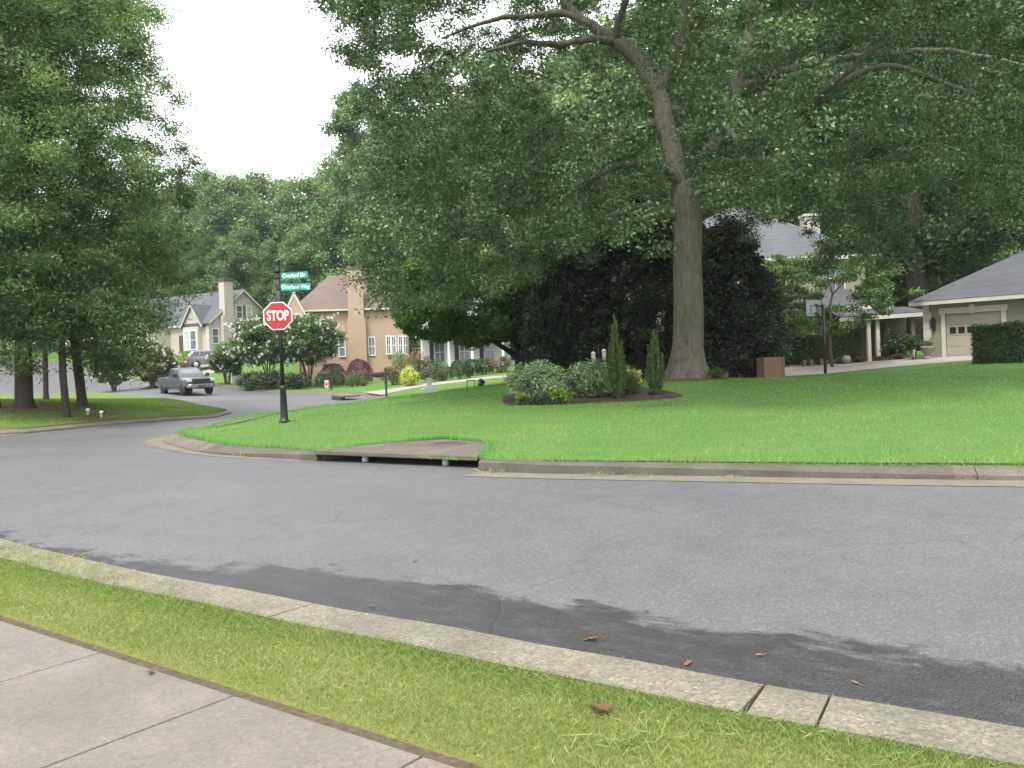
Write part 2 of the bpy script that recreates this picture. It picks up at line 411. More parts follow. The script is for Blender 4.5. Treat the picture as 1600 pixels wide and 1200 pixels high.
# ------------------------------------------------------------------ mesh helpers
class MB:
    """collects shapes and links them as ONE mesh object"""
    def __init__(s): s.v = []; s.f = []; s.mi = []; s.sm = []
    def add(s, vs, fs, mi=0, sm=False, xf=None):
        o = len(s.v)
        for p in vs:
            p = Vector(p)
            s.v.append(tuple(xf @ p if xf else p))
        for f in fs:
            s.f.append(tuple(i + o for i in f)); s.mi.append(mi); s.sm.append(sm)
        return s
    def box(s, x0, x1, y0, y1, z0, z1, mi=0, xf=None):
        vs = [(x, y, z) for z in (z0, z1) for y in (y0, y1) for x in (x0, x1)]
        return s.add(vs, [(0, 2, 3, 1), (4, 5, 7, 6), (0, 1, 5, 4), (2, 6, 7, 3), (0, 4, 6, 2), (1, 3, 7, 5)], mi, False, xf)
    def prism(s, poly, a0, a1, axis='z', mi=0, xf=None):
        """polygon extruded along an axis (z: poly is xy; y: poly is xz; x: poly is yz)"""
        n = len(poly)
        def mk(p, a):
            return {'z': (p[0], p[1], a), 'y': (p[0], a, p[1]), 'x': (a, p[0], p[1])}[axis]
        vs = [mk(p, a0) for p in poly] + [mk(p, a1) for p in poly]
        fs = [tuple(range(n)), tuple(range(2 * n - 1, n - 1, -1))]
        fs += [(i, i + n, (i + 1) % n + n, (i + 1) % n) for i in range(n)]
        return s.add(vs, fs, mi, False, xf)
    def tube(s, pts, rad, n=8, mi=0, cap=True, sm=True):
        pts = [Vector(p) for p in pts]
        if isinstance(rad, (int, float)): rad = [rad] * len(pts)
        vs = []; up = None
        for i, p in enumerate(pts):
            d = (pts[min(i + 1, len(pts) - 1)] - pts[max(i - 1, 0)])
            d = d.normalized() if d.length > 1e-9 else Vector((0, 0, 1))
            if up is None:
                up = d.orthogonal().normalized()
            up = (up - d * up.dot(d))
            up = up.normalized() if up.length > 1e-6 else d.orthogonal().normalized()
            q = d.cross(up)
            for k in range(n):
                a = 2 * PI * k / n
                vs.append(p + (up * math.cos(a) + q * math.sin(a)) * rad[i])
        fs = []
        for i in range(len(pts) - 1):
            for k in range(n):
                a, b = i * n + k, i * n + (k + 1) % n
                fs.append((a, b, b + n, a + n))
        s.add(vs, fs, mi, sm)
        if cap:
            o = len(s.v) - len(vs)
            s.f.append(tuple(o + k for k in range(n - 1, -1, -1))); s.mi.append(mi); s.sm.append(False)
            e = o + (len(pts) - 1) * n
            s.f.append(tuple(e + k for k in range(n))); s.mi.append(mi); s.sm.append(False)
        return s
    def lathe(s, prof, n=16, mi=0, xf=None, sm=True):
        """profile [(r,z)...] about z"""
        vs = [(r * math.cos(2 * PI * k / n), r * math.sin(2 * PI * k / n), z) for r, z in prof for k in range(n)]
        fs = []
        for i in range(len(prof) - 1):
            for k in range(n):
                a, b = i * n + k, i * n + (k + 1) % n
                fs.append((a, b, b + n, a + n))
        fs.append(tuple(range(n - 1, -1, -1))); e = (len(prof) - 1) * n
        fs.append(tuple(e + k for k in range(n)))
        return s.add(vs, fs, mi, sm, xf)
    def loft(s, rings, mi=0, sm=True, xf=None, cap=True):
        n = len(rings[0]); vs = [p for r in rings for p in r]; fs = []
        for i in range(len(rings) - 1):
            for k in range(n):
                a, b = i * n + k, i * n + (k + 1) % n
                fs.append((a, b, b + n, a + n))
        if cap:
            fs.append(tuple(range(n - 1, -1, -1))); e = (len(rings) - 1) * n
            fs.append(tuple(e + k for k in range(n)))
        return s.add(vs, fs, mi, sm, xf)
    def build(s, name, mats, parent=None, bevel=0, fix=True):
        me = bpy.data.meshes.new(name)
        me.from_pydata(s.v, [], s.f)
        for m in (mats if isinstance(mats, (list, tuple)) else [mats]): me.materials.append(m)
        me.polygons.foreach_set('material_index', s.mi)
        me.polygons.foreach_set('use_smooth', s.sm)
        me.update()
        if fix:
            bm = bmesh.new(); bm.from_mesh(me); bmesh.ops.recalc_face_normals(bm, faces=bm.faces); bm.to_mesh(me); bm.free()
        o = bpy.data.objects.new(name, me); col.objects.link(o)
        if parent: o.parent = parent
        if bevel:
            b = o.modifiers.new('edge', 'BEVEL'); b.width = bevel; b.segments = 2; b.limit_method = 'ANGLE'; b.angle_limit = R(35)
        return o

def tag(o, label=None, cat=None, group=None, kind=None):
    if label: o['label'] = label
    if cat: o['category'] = cat
    if group: o['group'] = group
    if kind: o['kind'] = kind
    return o
def thing(name, label, cat, loc=(0, 0, 0), rz=0.0, group=None):
    o = bpy.data.objects.new(name, None); col.objects.link(o)
    o.location = loc; o.rotation_euler = (0, 0, rz); o.empty_display_size = .3
    return tag(o, label, cat, group)
KIDS = {}
def dup(o, parent=None):
    """a thing with copies of its parts and sub-parts"""
    c = o.copy(); col.objects.link(c); c.parent = parent
    for ch in [x for x in col.objects if x.parent == o]:
        dup(ch, c)
    return c
def struct(o): o['kind'] = 'structure'; return o

def inside(poly, pts):
    poly = np.asarray(poly, float); pts = np.asarray(pts, float)
    x, y = pts[:, 0], pts[:, 1]; r = np.zeros(len(pts), bool)
    j = len(poly) - 1
    for i in range(len(poly)):
        xi, yi = poly[i]; xj, yj = poly[j]
        c = ((yi > y) != (yj > y)) & (x < (xj - xi) * (y - yi) / (yj - yi + 1e-12) + xi)
        r ^= c; j = i
    return r
def dseg(pts, line):
    """distance from points to a polyline"""
    pts = np.asarray(pts, float); line = np.asarray(line, float); d = np.full(len(pts), 1e9)
    for a, b in zip(line[:-1], line[1:]):
        ab = b - a; t = np.clip(((pts - a) @ ab) / max(ab @ ab, 1e-9), 0, 1)
        d = np.minimum(d, np.hypot(*(pts - a - t[:, None] * ab).T))
    return d
def smooth_line(pts, step=.35):
    """Catmull-Rom through the points, resampled"""
    p = np.asarray([q[:2] for q in pts], float)
    p = np.vstack([2 * p[0] - p[1], p, 2 * p[-1] - p[-2]]); out = []
    for i in range(1, len(p) - 2):
        n = max(1, int(np.hypot(*(p[i + 1] - p[i])) / step))
        for k in range(n):
            t = k / n
            out.append(.5 * (2 * p[i] + (p[i + 1] - p[i - 1]) * t + (2 * p[i - 1] - 5 * p[i] + 4 * p[i + 1] - p[i + 2]) * t * t
                             + (3 * p[i] - p[i - 1] - 3 * p[i + 1] + p[i + 2]) * t ** 3))
    out.append(p[-2]); return np.array(out)
def offset(line, d):
    """shift a polyline to its left by d"""
    t = np.gradient(line, axis=0); t /= np.hypot(t[:, 0], t[:, 1])[:, None] + 1e-12
    return line + np.stack([-t[:, 1], t[:, 0]], 1) * d

def sheet(name, poly, zoff, m, step=1.0, near=None, skirt=0.0, attr=None, zf=None, parent=None):
    """polygon draped over the terrain at height T+zoff (or zf), with an optional skirt downwards"""
    poly = np.asarray([q[:2] for q in poly], float)
    lo, hi = poly.min(0), poly.max(0); grids = []
    def grid(s, cond):
        xs, ys = np.meshgrid(np.arange(lo[0] + s * .37, hi[0], s), np.arange(lo[1] + s * .41, hi[1], s))
        g = np.stack([xs.ravel(), ys.ravel()], 1)
        return g[cond(g)] if len(g) else g
    if near:
        (bx0, bx1, by0, by1, s2) = near
        inb = lambda g: (g[:, 0] > bx0) & (g[:, 0] < bx1) & (g[:, 1] > by0) & (g[:, 1] < by1)
        grids += [grid(s2, inb), grid(step, lambda g: ~inb(g))]
    else:
        grids.append(grid(step, lambda g: np.ones(len(g), bool)))
    g = np.vstack(grids)
    g = g[inside(poly, g)]
    if len(g): g = g[dseg(g, np.vstack([poly, poly[:1]])) > .08]
    n = len(poly)
    pts = [Vector(p) for p in poly] + [Vector(p) for p in g]
    vo, _, fo, *_ = delaunay_2d_cdt(pts, [], [list(range(n))], 1, 1e-5)
    va = np.array([(p.x, p.y) for p in vo])
    z = zf(va) if zf else TA(va) + zoff
    b = MB()
    b.v = [(x, y, h) for (x, y), h in zip(va.tolist(), z.tolist())]
    b.f = [tuple(f) for f in fo]; b.mi = [0] * len(fo); b.sm = [True] * len(fo)
    if skirt:
        pz = (zf(poly) if zf else TA(poly) + zoff).tolist()
        area = .5 * sum(poly[i - 1][0] * poly[i][1] - poly[i][0] * poly[i - 1][1] for i in range(n))
        k = list(range(n)) if area > 0 else list(range(n - 1, -1, -1))
        vs = [(poly[i][0], poly[i][1], pz[i]) for i in k] + [(poly[i][0], poly[i][1], pz[i] - skirt) for i in k]
        b.add(vs, [(i, i + n, (i + 1) % n + n, (i + 1) % n) for i in range(n)])
    o = b.build(name, m, parent, fix=False)
    me = o.data
    if not skirt and len(me.polygons) and sum(p.normal.z for p in me.polygons) < 0: me.flip_normals()
    if attr:
        a = me.attributes.new(attr[0], 'FLOAT', 'POINT')
        a.data.foreach_set('value', np.asarray(attr[1](va), np.float32))
    return o

def sweep(name, line, prof, zf, m, breaks=(), gap=.015, parent=None, prof2=None, blend=None):
    """profile [(offset to the left, height)...] swept along a polyline; breaks: arc lengths where a joint is left open"""
    line = np.asarray(line, float)
    s = np.concatenate([[0], np.cumsum(np.hypot(*np.diff(line, axis=0).T))])
    cuts = [0] + sorted(breaks) + [s[-1]]
    b = MB()
    for a, e in zip(cuts[:-1], cuts[1:]):
        a2, e2 = a + (gap / 2 if a > 0 else 0), e - (gap / 2 if e < s[-1] else 0)
        ss = np.concatenate([[a2], s[(s > a2 + .02) & (s < e2 - .02)], [e2]])
        ln = np.stack([np.interp(ss, s, line[:, 0]), np.interp(ss, s, line[:, 1])], 1)
        z = zf(ln); rings = None
        offs = [offset(ln, o_) for o_, _ in prof]
        hts = np.tile([h_ for _, h_ in prof], (len(ln), 1))
        if prof2:      # the profile changes gradually from one shape to another
            bl = np.interp(ss, s, blend)[:, None]
            offs = [o_ * (1 - bl) + offset(ln, q_[0]) * bl for o_, q_ in zip(offs, prof2)]
            hts = hts * (1 - bl) + np.array([q_[1] for q_ in prof2])[None] * bl
        rings = [[(offs[k][i][0], offs[k][i][1], z[i] + hts[i][k]) for k in range(len(prof))] for i in range(len(ln))]
        b.loft(rings, sm=False)
    return b.build(name, m, parent)

def npmesh(name, verts, nper, tone, m, parent=None, flat=True):
    """many separate little polygons of nper corners each as one mesh with a per-corner 'tone'"""
    nv = len(verts); nf = nv // nper
    me = bpy.data.meshes.new(name)
    me.vertices.add(nv); me.vertices.foreach_set('co', np.ascontiguousarray(verts, np.float32).ravel())
    me.loops.add(nv); me.loops.foreach_set('vertex_index', np.arange(nv, dtype=np.int32))
    me.polygons.add(nf); me.polygons.foreach_set('loop_start', np.arange(0, nv, nper, dtype=np.int32))
    me.update(calc_edges=True)
    a = me.attributes.new('tone', 'FLOAT', 'POINT')
    a.data.foreach_set('value', np.repeat(np.asarray(tone, np.float32), nper))
    me.materials.append(m); me.validate()
    o = bpy.data.objects.new(name, me); col.objects.link(o)
    if parent: o.parent = parent
    return o

def unit(a): return a / (np.linalg.norm(a, axis=1, keepdims=True) + 1e-9)
def leafverts(rng, p, L, W, nrm, fold=.25):
    """rhombic leaves at points p with normals nrm: (N*4,3)"""
    n = len(p)
    nrm = unit(nrm)
    t = unit(np.cross(nrm, rng.normal(size=(n, 3))))
    bt = np.cross(nrm, t)
    L = (L * rng.uniform(.7, 1.25, n))[:, None]; W = (W * rng.uniform(.75, 1.25, n))[:, None]
    v = np.empty((n, 4, 3))
    v[:, 0] = p - t * L * .5
    v[:, 1] = p + bt * W * .5 + nrm * W * fold - t * L * .06
    v[:, 2] = p + t * L * .5
    v[:, 3] = p - bt * W * .5 + nrm * W * fold - t * L * .06
    return v.reshape(-1, 3)
def leaf_cloud(rng, cen, rad, n_per, L, W, up=.55, out=.45, shell=.5, flat=1.0, ragged=.25):
    """leaf points of many clumps -> verts, tones"""
    cen = np.asarray(cen, float); rad = np.asarray(rad, float)
    if rad.ndim == 1: rad = np.stack([rad, rad, rad * flat], 1)
    k = len(cen); idx = np.repeat(np.arange(k), n_per); n = len(idx)
    d = unit(rng.normal(size=(n, 3)))
    r = rng.uniform(0, 1, n) ** shell
    r = r * (1 + ragged * rng.normal(size=n) * .5)
    p = cen[idx] + d * r[:, None] * rad[idx]
    nrm = rng.normal(size=(n, 3)) * .75 + d * out + np.array([0, 0, up])
    ct = rng.uniform(.12, .78, k)
    tone = np.clip(ct[idx] + rng.normal(size=n) * .17, 0, 1)
    return leafverts(rng, p, L, W, nrm), tone

exec_order = None
# ------------------------------------------------------------------ ground, road, lawns
ROADZ = lambda a: TA(a) - .15
kn_px = [(0, 837), (120, 867), (250, 895), (400, 921), (550, 950), (700, 974), (850, 1003), (1000, 1028), (1200, 1065), (1400, 1097), (1600, 1131)]
KN = [tuple(G(px, py, .13)[:2]) for px, py in kn_px]
KN = [(-14.5, 15.2), (-11, 12.5), (-7.8, 10.05)] + KN + [(3.6, 2.75), (6.5, 1.5), (12, -.4), (18, -2.0)]
KN = smooth_line(KN, .25)                       # front (road) edge of the near kerb, left to right
kr_px0 = [(1600, 752), (1300, 748), (1000, 743), (840, 740), (747, 737), (704, 736), (566, 727), (494, 721), (421, 716), (349, 711), (298, 703.5), (266, 695), (254, 688), (262, 681), (276, 675.5)]
KR = [(34, 2.2), (22, 4.6), (15, 6.2), (10, 7.55)] + [tuple(G(px, py, 0)[:2]) for px, py in kr_px0]
KR += [tuple(P(px, py, Y)[:2]) for px, py, Y in [(299, 669, 21), (344, 659, 22.7), (384, 651, 24.3), (440, 644, 26.5), (500, 635, 29.8), (560, 627, 34), (592, 622, 39), (588, 617, 45), (556, 613, 50), (470, 609.5, 57.5), (388, 607, 62.5), (300, 602, 69), (230, 598, 75)]]
KR += [(-47, 85), (-62, 96), (-90, 110)]
KR = smooth_line(KR, .4)                        # road edge of the right-hand lawn, right to far left

kl_px = [(362, 640, 36), (352, 644, 32.6), (330, 648, 30), (240, 654, 27.4), (150, 660, 25.5), (60, 667, 23.3), (0, 671, 22.4)]
KL = [(-70, 71), (-48, 68.5), (-34, 62.5)] + [tuple(P(px, py, Y)[:2]) for px, py, Y in [(160, 613, 58), (240, 620, 50), (300, 628, 40), (345, 635, 37.2)]]
KL = smooth_line(KL + [tuple(P(*q)[:2]) for q in kl_px] + [(-17.5, 20.6), (-24, 18.4), (-34, 17)], .4)   # edge of the left-hand lawn, far to near

ground = struct(sheet('ground', [(-420, -160), (420, -160), (420, 420), (-420, 420)], -.42, M['earth'], 14, near=(-60, 60, -12, 110, 5)))

ROAD = [(-75, 9), (-75, 110), (-20, 110), (-2, 70), (8, 30), (36, 10), (36, -10), (-2, -3), (-22, 3)]
def wetf(va):
    d = dseg(va, KN)
    side = KN[np.argmin(((va[:, None] - KN[None]) ** 2).sum(2), 1)]
    x = va[:, 0]
    wd = np.interp(x, [-6, -4.4, -3.2, -2.2, -1.4, 0, 1.2, 2.4, 5], [.28, .32, .42, .74, .98, .96, .92, .92, .9])
    return np.clip(.36 + (wd - d) * .8, -1, 1)
road = struct(sheet('road', ROAD, -.15, M['asphalt'], 1.6, near=(-14, 12, 1, 24, .3), attr=('wet', wetf)))

def near_i(line, p): return int(np.argmin(((line - np.array(p)[None]) ** 2).sum(1)))
# storm drain place: the lawn and the kerb leave it open
SL_FL, SL_FR = G(494, 705, .165).to_2d(), G(749, 714, .165).to_2d()
SL_BR, SL_BM, SL_BL = G(772, 690, .2).to_2d(), G(690, 684.5, .2).to_2d(), G(594, 692, .19).to_2d()
SLAB = [tuple(SL_FL), tuple(SL_FR), tuple(SL_BR), tuple(SL_BM), tuple(SL_BL)]

i_r = near_i(KR, G(749, 737, 0)[:2]); i_l = near_i(KR, G(494, 721, 0)[:2])
i_u = near_i(KR, G(930, 742, 0)[:2]); i_t = near_i(KR, G(395, 714, 0)[:2])
_w = np.interp(np.arange(len(KR)), [0, i_u - 9, i_u + 3, i_t - 6, i_t + 4, len(KR)], [.21, .21, .165, .165, .355, .355])
KRi = KR + (offset(KR, -1) - KR) * _w[:, None]                          # lawn side of the kerb (the line runs right to left, the lawn lies on its right hand)
lawn_edge = [tuple(p) for p in KRi[:i_r]] + [tuple(SL_FR), tuple(SL_BR), tuple(SL_BM), tuple(SL_BL), tuple(SL_FL)] + [tuple(p) for p in KRi[i_l + 1:]]
LAWN_R = lawn_edge + [(-60, 130), (60, 130), (60, 6)]
lawn = struct(sheet('lawn', LAWN_R, 0, M['lawn'], 2.2, near=(-12, 24, 7, 40, .8), skirt=.35))
KLi = offset(KL, -.21)
LAWN_L = [tuple(p) for p in KLi] + [(-70, 20)]
lawn2 = struct(sheet('lawn', LAWN_L, 0, M['lawn_dry'], 2.2, skirt=.35))
# kerbs: front face, top, back
KPROF = [(0, -.1), (-.02, .13), (-.05, .155), (-.17, .155), (-.17, -.1)]
KROLL = [(0, -.1), (-.015, .055), (-.07, .085), (-.16, .125), (-.22, .142), (-.22, -.1)]
KUP = [(0, -.1), (-.02, .13), (-.05, .15), (-.10, .155), (-.17, .155), (-.17, -.1)]
KWIDE = [(0, -.1), (-.01, .02), (-.12, .055), (-.26, .115), (-.36, .142), (-.37, -.1)]
k_ = np.arange(len(KR))
bl = np.clip((k_ - (i_u - 9)) / 12.0, 0, 1)
struct(sweep('kerb', KR[:i_u - 8], KROLL, ROADZ, M['kerb_rolled'], breaks=np.arange(2.2, 30, 3.05), gap=.008))
struct(sweep('kerb', KR[i_u - 9:i_r + 1], KROLL, ROADZ, M['kerb_far'], prof2=KUP, blend=bl[i_u - 9:i_r + 1]))
bl = np.clip((k_ - (i_t - 6)) / 10.0, 0, 1)
struct(sweep('kerb', KR[i_l:i_t + 5], KUP, ROADZ, M['kerb_far'], prof2=KWIDE, blend=bl[i_l:i_t + 5]))
struct(sweep('kerb', KR[i_t + 4:], KWIDE, ROADZ, M['kerb_rolled']))
struct(sweep('kerb', KL, KROLL, ROADZ, M['gutter']))
# concrete gutter pans in front of the kerbs
def strip(ln, w0, w1):
    a = offset(ln, w0); b = offset(ln, w1)
    return [tuple(p) for p in a] + [tuple(p) for p in b[::-1]]
struct(sheet('gutter', strip(KR[:i_r + 1:2], .004, .42), -.144, M['gutter'], .6))
tipn = near_i(KR, P(384, 651, 24.3)[:2])
tail = KR[i_l:tipn]
tw = np.interp(np.arange(len(tail)), [0, 8, 20, 30, len(tail)], [.12, .22, .5, .62, .35])
out = np.array([offset(tail, .004 + 0 * k)[i] for i, k in enumerate(tw)]); out2 = tail + (offset(tail, 1) - tail) * tw[:, None]
struct(sheet('gutter', [tuple(p) for p in out] + [tuple(p) for p in out2[::-1]], -.144, M['gutter'], .6))
struct(sheet('gutter', strip(KR[tipn:near_i(KR, (-16, 60))], .004, .35), -.144, M['gutter'], .8))
struct(sheet('gutter', strip(KL, .004, .32), -.144, M['gutter'], .8))

# near kerb: broad strip of exposed aggregate, broken by joints
kz = lambda a: np.full(len(a), 0.0)
# soil and dead grass fringe at the back of the right-hand kerb, and a worn line near the lawn's tip
struct(sheet('soil_strip', [tuple(p) for p in KRi[3:i_r - 1]] + [tuple(p) for p in (KRi + (offset(KR, -1) - KR) * (.05 + .05 * np.sin(np.arange(len(KR)) * .9) ** 2)[:, None])[3:i_r - 1][::-1]], .010, M['soil'], .5))
_a, _b = near_i(KR, P(292, 671, 20.4)[:2]), near_i(KR, P(430, 645.5, 26)[:2])
struct(sheet('bare_patch', [tuple(p) for p in offset(KR, -1.0)[_a:_b]] + [tuple(p) for p in offset(KR, -1.3)[_a:_b][::-1]], .012, M['soil'], .5))
def kn_break(px, py): # arc position of a joint
    p = np.array(G(px, py, .13)[:2]); i = near_i(KN, p)
    s = np.concatenate([[0], np.cumsum(np.hypot(*np.diff(KN, axis=0).T))]); return s[i]
KW = .40
brk = [kn_break(515, 944), kn_break(1218, 1069), kn_break(1302, 1082), kn_break(40, 847)]
brk += [brk[0] + 9, brk[1] + 3.4, brk[1] + 6.5, max(.5, brk[3] - 3)]
struct(sweep('kerb', KN, [(.0, -.1), (-.015, .105), (-.05, .135), (-KW, .15), (-KW, -.1)], kz, M['kerb_near'], breaks=brk, gap=.009))

# sidewalk slabs
E0 = np.array(G(365, 1087, .14)[:2]); d0 = np.array(G(665, 1187, .14)[:2]) - np.array(G(155, 1022, .14)[:2]); d0 /= np.hypot(*d0)
nn = np.array([d0[1], -d0[0]]); nn = nn if nn[1] < 0 else -nn
jd = np.array(G(185, 1155, .14)[:2]) - E0; jd /= np.hypot(*jd)           # joint direction
wb = MB()
for k in range(-13, 14):
    g = .006
    a = E0 + d0 * (1.1 * k + g); b_ = E0 + d0 * (1.1 * (k + 1) - g)
    q = [a, b_, b_ + jd * 1.55, a + jd * 1.55]
    wb.prism([tuple(x) for x in q], .02, .142)
o = struct(wb.build('sidewalk', M['walk'], bevel=.006))
E_L, E_R = E0 - d0 * 14, E0 + d0 * 15
VERGE = [tuple(p) for p in KN + (offset(KN, -1) - KN) * KW] + [tuple(E_R - nn * .0), tuple(E_L - nn * .0)]
vz = lambda a: np.full(len(a), .128)
struct(sheet('verge', VERGE, 0, M['verge'], .5, zf=vz))
struct(sheet('soil_strip', [tuple(E_L - nn * .002), tuple(E_R - nn * .002), tuple(E_R - nn * .06), tuple(E_L - nn * .06)], 0, M['soil'], .5, zf=lambda a: np.full(len(a), .134)))
struct(sheet('yard', [tuple(E_L + jd * 1.56), tuple(E_R + jd * 1.56), (30, -30), (-30, -30)], 0, M['verge'], 3, zf=lambda a: np.full(len(a), .12)))

# mulch beds, leaf litter, driveways
def gpoly(q): return [tuple(P(*a)[:2]) for a in q]
BED = smooth_line(gpoly([(794, 634.5, 18.9), (860, 634, 19.0), (930, 631, 19.1), (1000, 626, 19.2), (1066, 619, 19.7), (1040, 612, 21), (980, 608, 22.5), (880, 606, 23), (800, 612, 22.2), (785, 624, 20.3), (792, 634, 18.9)]), .4)[:-1]
struct(sheet('mulch_bed', BED, .012, M['mulch'], .5))
LITTER = smooth_line(gpoly([(1010, 601, 24), (1080, 598, 23.4), (1190, 595, 25), (1225, 591, 30), (1220, 575, 37), (1000, 575, 40), (900, 590, 36), (930, 600, 27), (1010, 601, 24)]), .6)[:-1]
struct(sheet('leaf_litter', LITTER, .010, M['pinestraw'], .8))
LITTER2 = smooth_line(gpoly([(690, 612, 37), (760, 608, 36), (800, 606, 35), (810, 597, 42), (770, 599, 43), (700, 607, 41), (690, 612, 37)]), .6)[:-1]
struct(sheet('leaf_litter', LITTER2, .010, M['pinestraw'], .8))
DRV_R = [tuple(P(*q)[:2]) for q in [(1214, 592, 32.5), (1290, 588, 34), (1400, 579, 34.5), (1470, 571, 34), (1530, 563, 33.8)]] + [(21.9, 36.3), (19.85, 38.9), (17.5, 42.6), (14.2, 43.2), (11.5, 40)]
struct(sheet('driveway', DRV_R, .014, M['drive'], .8))
DRV_W = gpoly([(596, 616, 44.5), (606, 611, 46.3), (660, 604, 50.5), (770, 592, 49.5), (800, 589, 48.5), (800, 586, 51), (770, 588, 53), (655, 599.5, 54.5), (600, 605.5, 51.5), (566, 611, 50.6)])
struct(sheet('driveway', DRV_W, .014, M['drive'], .8))
DRV_T = gpoly([(498, 610.5, 53.3), (556, 612.5, 50.2), (580, 606, 55), (572, 598, 64), (548, 598, 66), (522, 606, 57)])
DRV_L = [tuple(P(*q)[:2]) for q in [(215, 597.5, 70.5), (262, 600, 68), (300, 590, 72), (345, 582, 75), (400, 572, 80), (400, 560, 84), (340, 570, 81), (260, 583, 77)]]
struct(sheet('driveway', DRV_L, .02, M['drive'], .8))
struct(sheet('bare_patch', smooth_line(gpoly([(118, 654, 25.6), (150, 645, 27.5), (215, 646, 28.2), (205, 652, 27.0), (150, 657, 25.9), (118, 654, 25.6)]), .4)[:-1], .01, M['pinestraw'], .6))
struct(sheet('leaf_litter', smooth_line(gpoly([(-160, 660, 24), (0, 648, 25.5), (60, 640, 26.4), (150, 633, 28.6), (160, 622, 33), (60, 622, 34), (-160, 630, 32), (-160, 660, 24)]), .6)[:-1], .01, M['pinestraw'], .8))

# ------------------------------------------------------------------ storm drain by the far kerb
def drain():
    c = (Vector(SLAB[0]) + Vector(SLAB[1])) / 2
    t = thing('storm_drain', 'wide concrete storm drain with a dark kerb opening and rusty manhole lid', 'storm drain', (c.x, c.y, 0))
    L = lambda p: (p[0] - c.x, p[1] - c.y)
    fd = (Vector(SLAB[1]) - Vector(SLAB[0])).normalized(); bk = Vector((-fd.y, fd.x))
    if bk.y < 0: bk = -bk
    fl, fr = Vector(SLAB[0]) - bk * .05, Vector(SLAB[1]) - bk * .05
    MB().prism([L(fl), L(fr), L(SLAB[2]), L(SLAB[3]), L(SLAB[4])], .112, .186).build('slab', M['slab'], t, bevel=.015)
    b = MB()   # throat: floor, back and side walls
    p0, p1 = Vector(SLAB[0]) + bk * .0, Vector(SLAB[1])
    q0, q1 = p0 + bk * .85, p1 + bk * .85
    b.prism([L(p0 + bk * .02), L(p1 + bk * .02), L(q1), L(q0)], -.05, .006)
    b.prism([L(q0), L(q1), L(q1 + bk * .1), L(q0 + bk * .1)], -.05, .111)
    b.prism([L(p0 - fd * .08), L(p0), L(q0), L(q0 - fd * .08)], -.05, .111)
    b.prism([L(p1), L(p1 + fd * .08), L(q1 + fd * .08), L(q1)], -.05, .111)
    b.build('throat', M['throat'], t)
    for s in (.30, .79):
        q = p0.lerp(p1, s) + bk * .10
        MB().lathe([(.052, -.01), (.052, .113)], 14, xf=Matrix.Translation((q.x - c.x, q.y - c.y, 0))).build('post', M['pvc'], t)
    m = G(697, 694.5, .18)
    lid = MB().lathe([(.33, .0), (.33, .016), (.31, .022), (0.02, .022)], 28, xf=Matrix.Translation((m.x - c.x, m.y - c.y, .180)))
    for k in range(5):
        lid.box(-.22, .22, -.012, .012, .198, .210, xf=Matrix.Translation((m.x - c.x, m.y - c.y, .0)) @ Matrix.Translation((0, (k - 2) * .09, 0)))
    lid.build('manhole_lid', M['iron'], t)
    # stained lettering strip cast in the front edge
    n = fl.lerp(fr, .70)
    MB().box(-.11, .11, -.006, .004, .132, .166, xf=Matrix.Translation((n.x - c.x, n.y - c.y, 0)) @ Matrix.Rotation(math.atan2(fd.y, fd.x), 4, 'Z')).build('cast_plate', M['gutter'], t)
drain()
def small_inlet():
    p = on(540, 620, 45.5)
    t = thing('storm_inlet', 'small far storm inlet of pale concrete at the side street corner', 'storm drain', p, R(-62))
    MB().box(-1.1, 1.1, -.5, .5, .02, .12).build('slab', M['gutter'], t, bevel=.02)
    MB().box(-.9, .9, -.55, -.3, -.14, .02).build('throat', M['throat'], t)
small_inlet()
# ------------------------------------------------------------------ buildings
def facing(d):
    """frame of a wall: local X along the wall, Y out of it"""
    a = {'S': 0, 'E': 90, 'N': 180, 'W': -90}[d]
    return Matrix.Rotation(R(a), 4, 'Z')
def window(parent, x, y, z, w, h, d='S', frame=None, pane=None, rails=(.5,), bars=(), sill=True):
    """a framed window standing proud of a wall; its pane is a sub-part"""
    xf = Matrix.Translation((x, y, z)) @ facing(d)
    b = MB(); f = .07
    hw, hh = w / 2, h / 2
    b.box(-hw - f, -hw, -.07, .03, -hh - f, hh + f, xf=xf); b.box(hw, hw + f, -.07, .03, -hh - f, hh + f, xf=xf)
    b.box(-hw, hw, -.07, .03, hh, hh + f, xf=xf); b.box(-hw - .03, hw + .03, -.10, .03, -hh - f, -hh, xf=xf)
    for r in rails: b.box(-hw, hw, -.05, .02, -hh + h * r - .025, -hh + h * r + .025, xf=xf)
    for r in bars: b.box(-hw + w * r - .018, -hw + w * r + .018, -.045, .02, -hh, hh, xf=xf)
    o = b.build('window', frame or M['trim_white'], parent)
    MB().box(-hw, hw, -.025, .02, -hh, hh, xf=xf).build('pane', pane or M['glass'], o)
    return o
def gable_wall_roof(b, x0, x1, y0, y1, ze, zr, along='y', oh=.35, th=.16):
    """two roof slabs over a box; ridge along an axis"""
    if along == 'y':
        xm = (x0 + x1) / 2; s = (zr - ze) / (xm - x0)
        a = [(x0 - oh, ze - s * oh), (xm, zr), (x1 + oh, ze - s * oh), (x1 + oh, ze - s * oh + th), (xm, zr + th * 1.15), (x0 - oh, ze - s * oh + th)]
        b.prism(a, y0 - oh, y1 + oh, 'y')
    else:
        ym = (y0 + y1) / 2; s = (zr - ze) / (ym - y0)
        a = [(y0 - oh, ze - s * oh), (ym, zr), (y1 + oh, ze - s * oh), (y1 + oh, ze - s * oh + th), (ym, zr + th * 1.15), (y0 - oh, ze - s * oh + th)]
        b.prism(a, x0 - oh, x1 + oh, 'x')
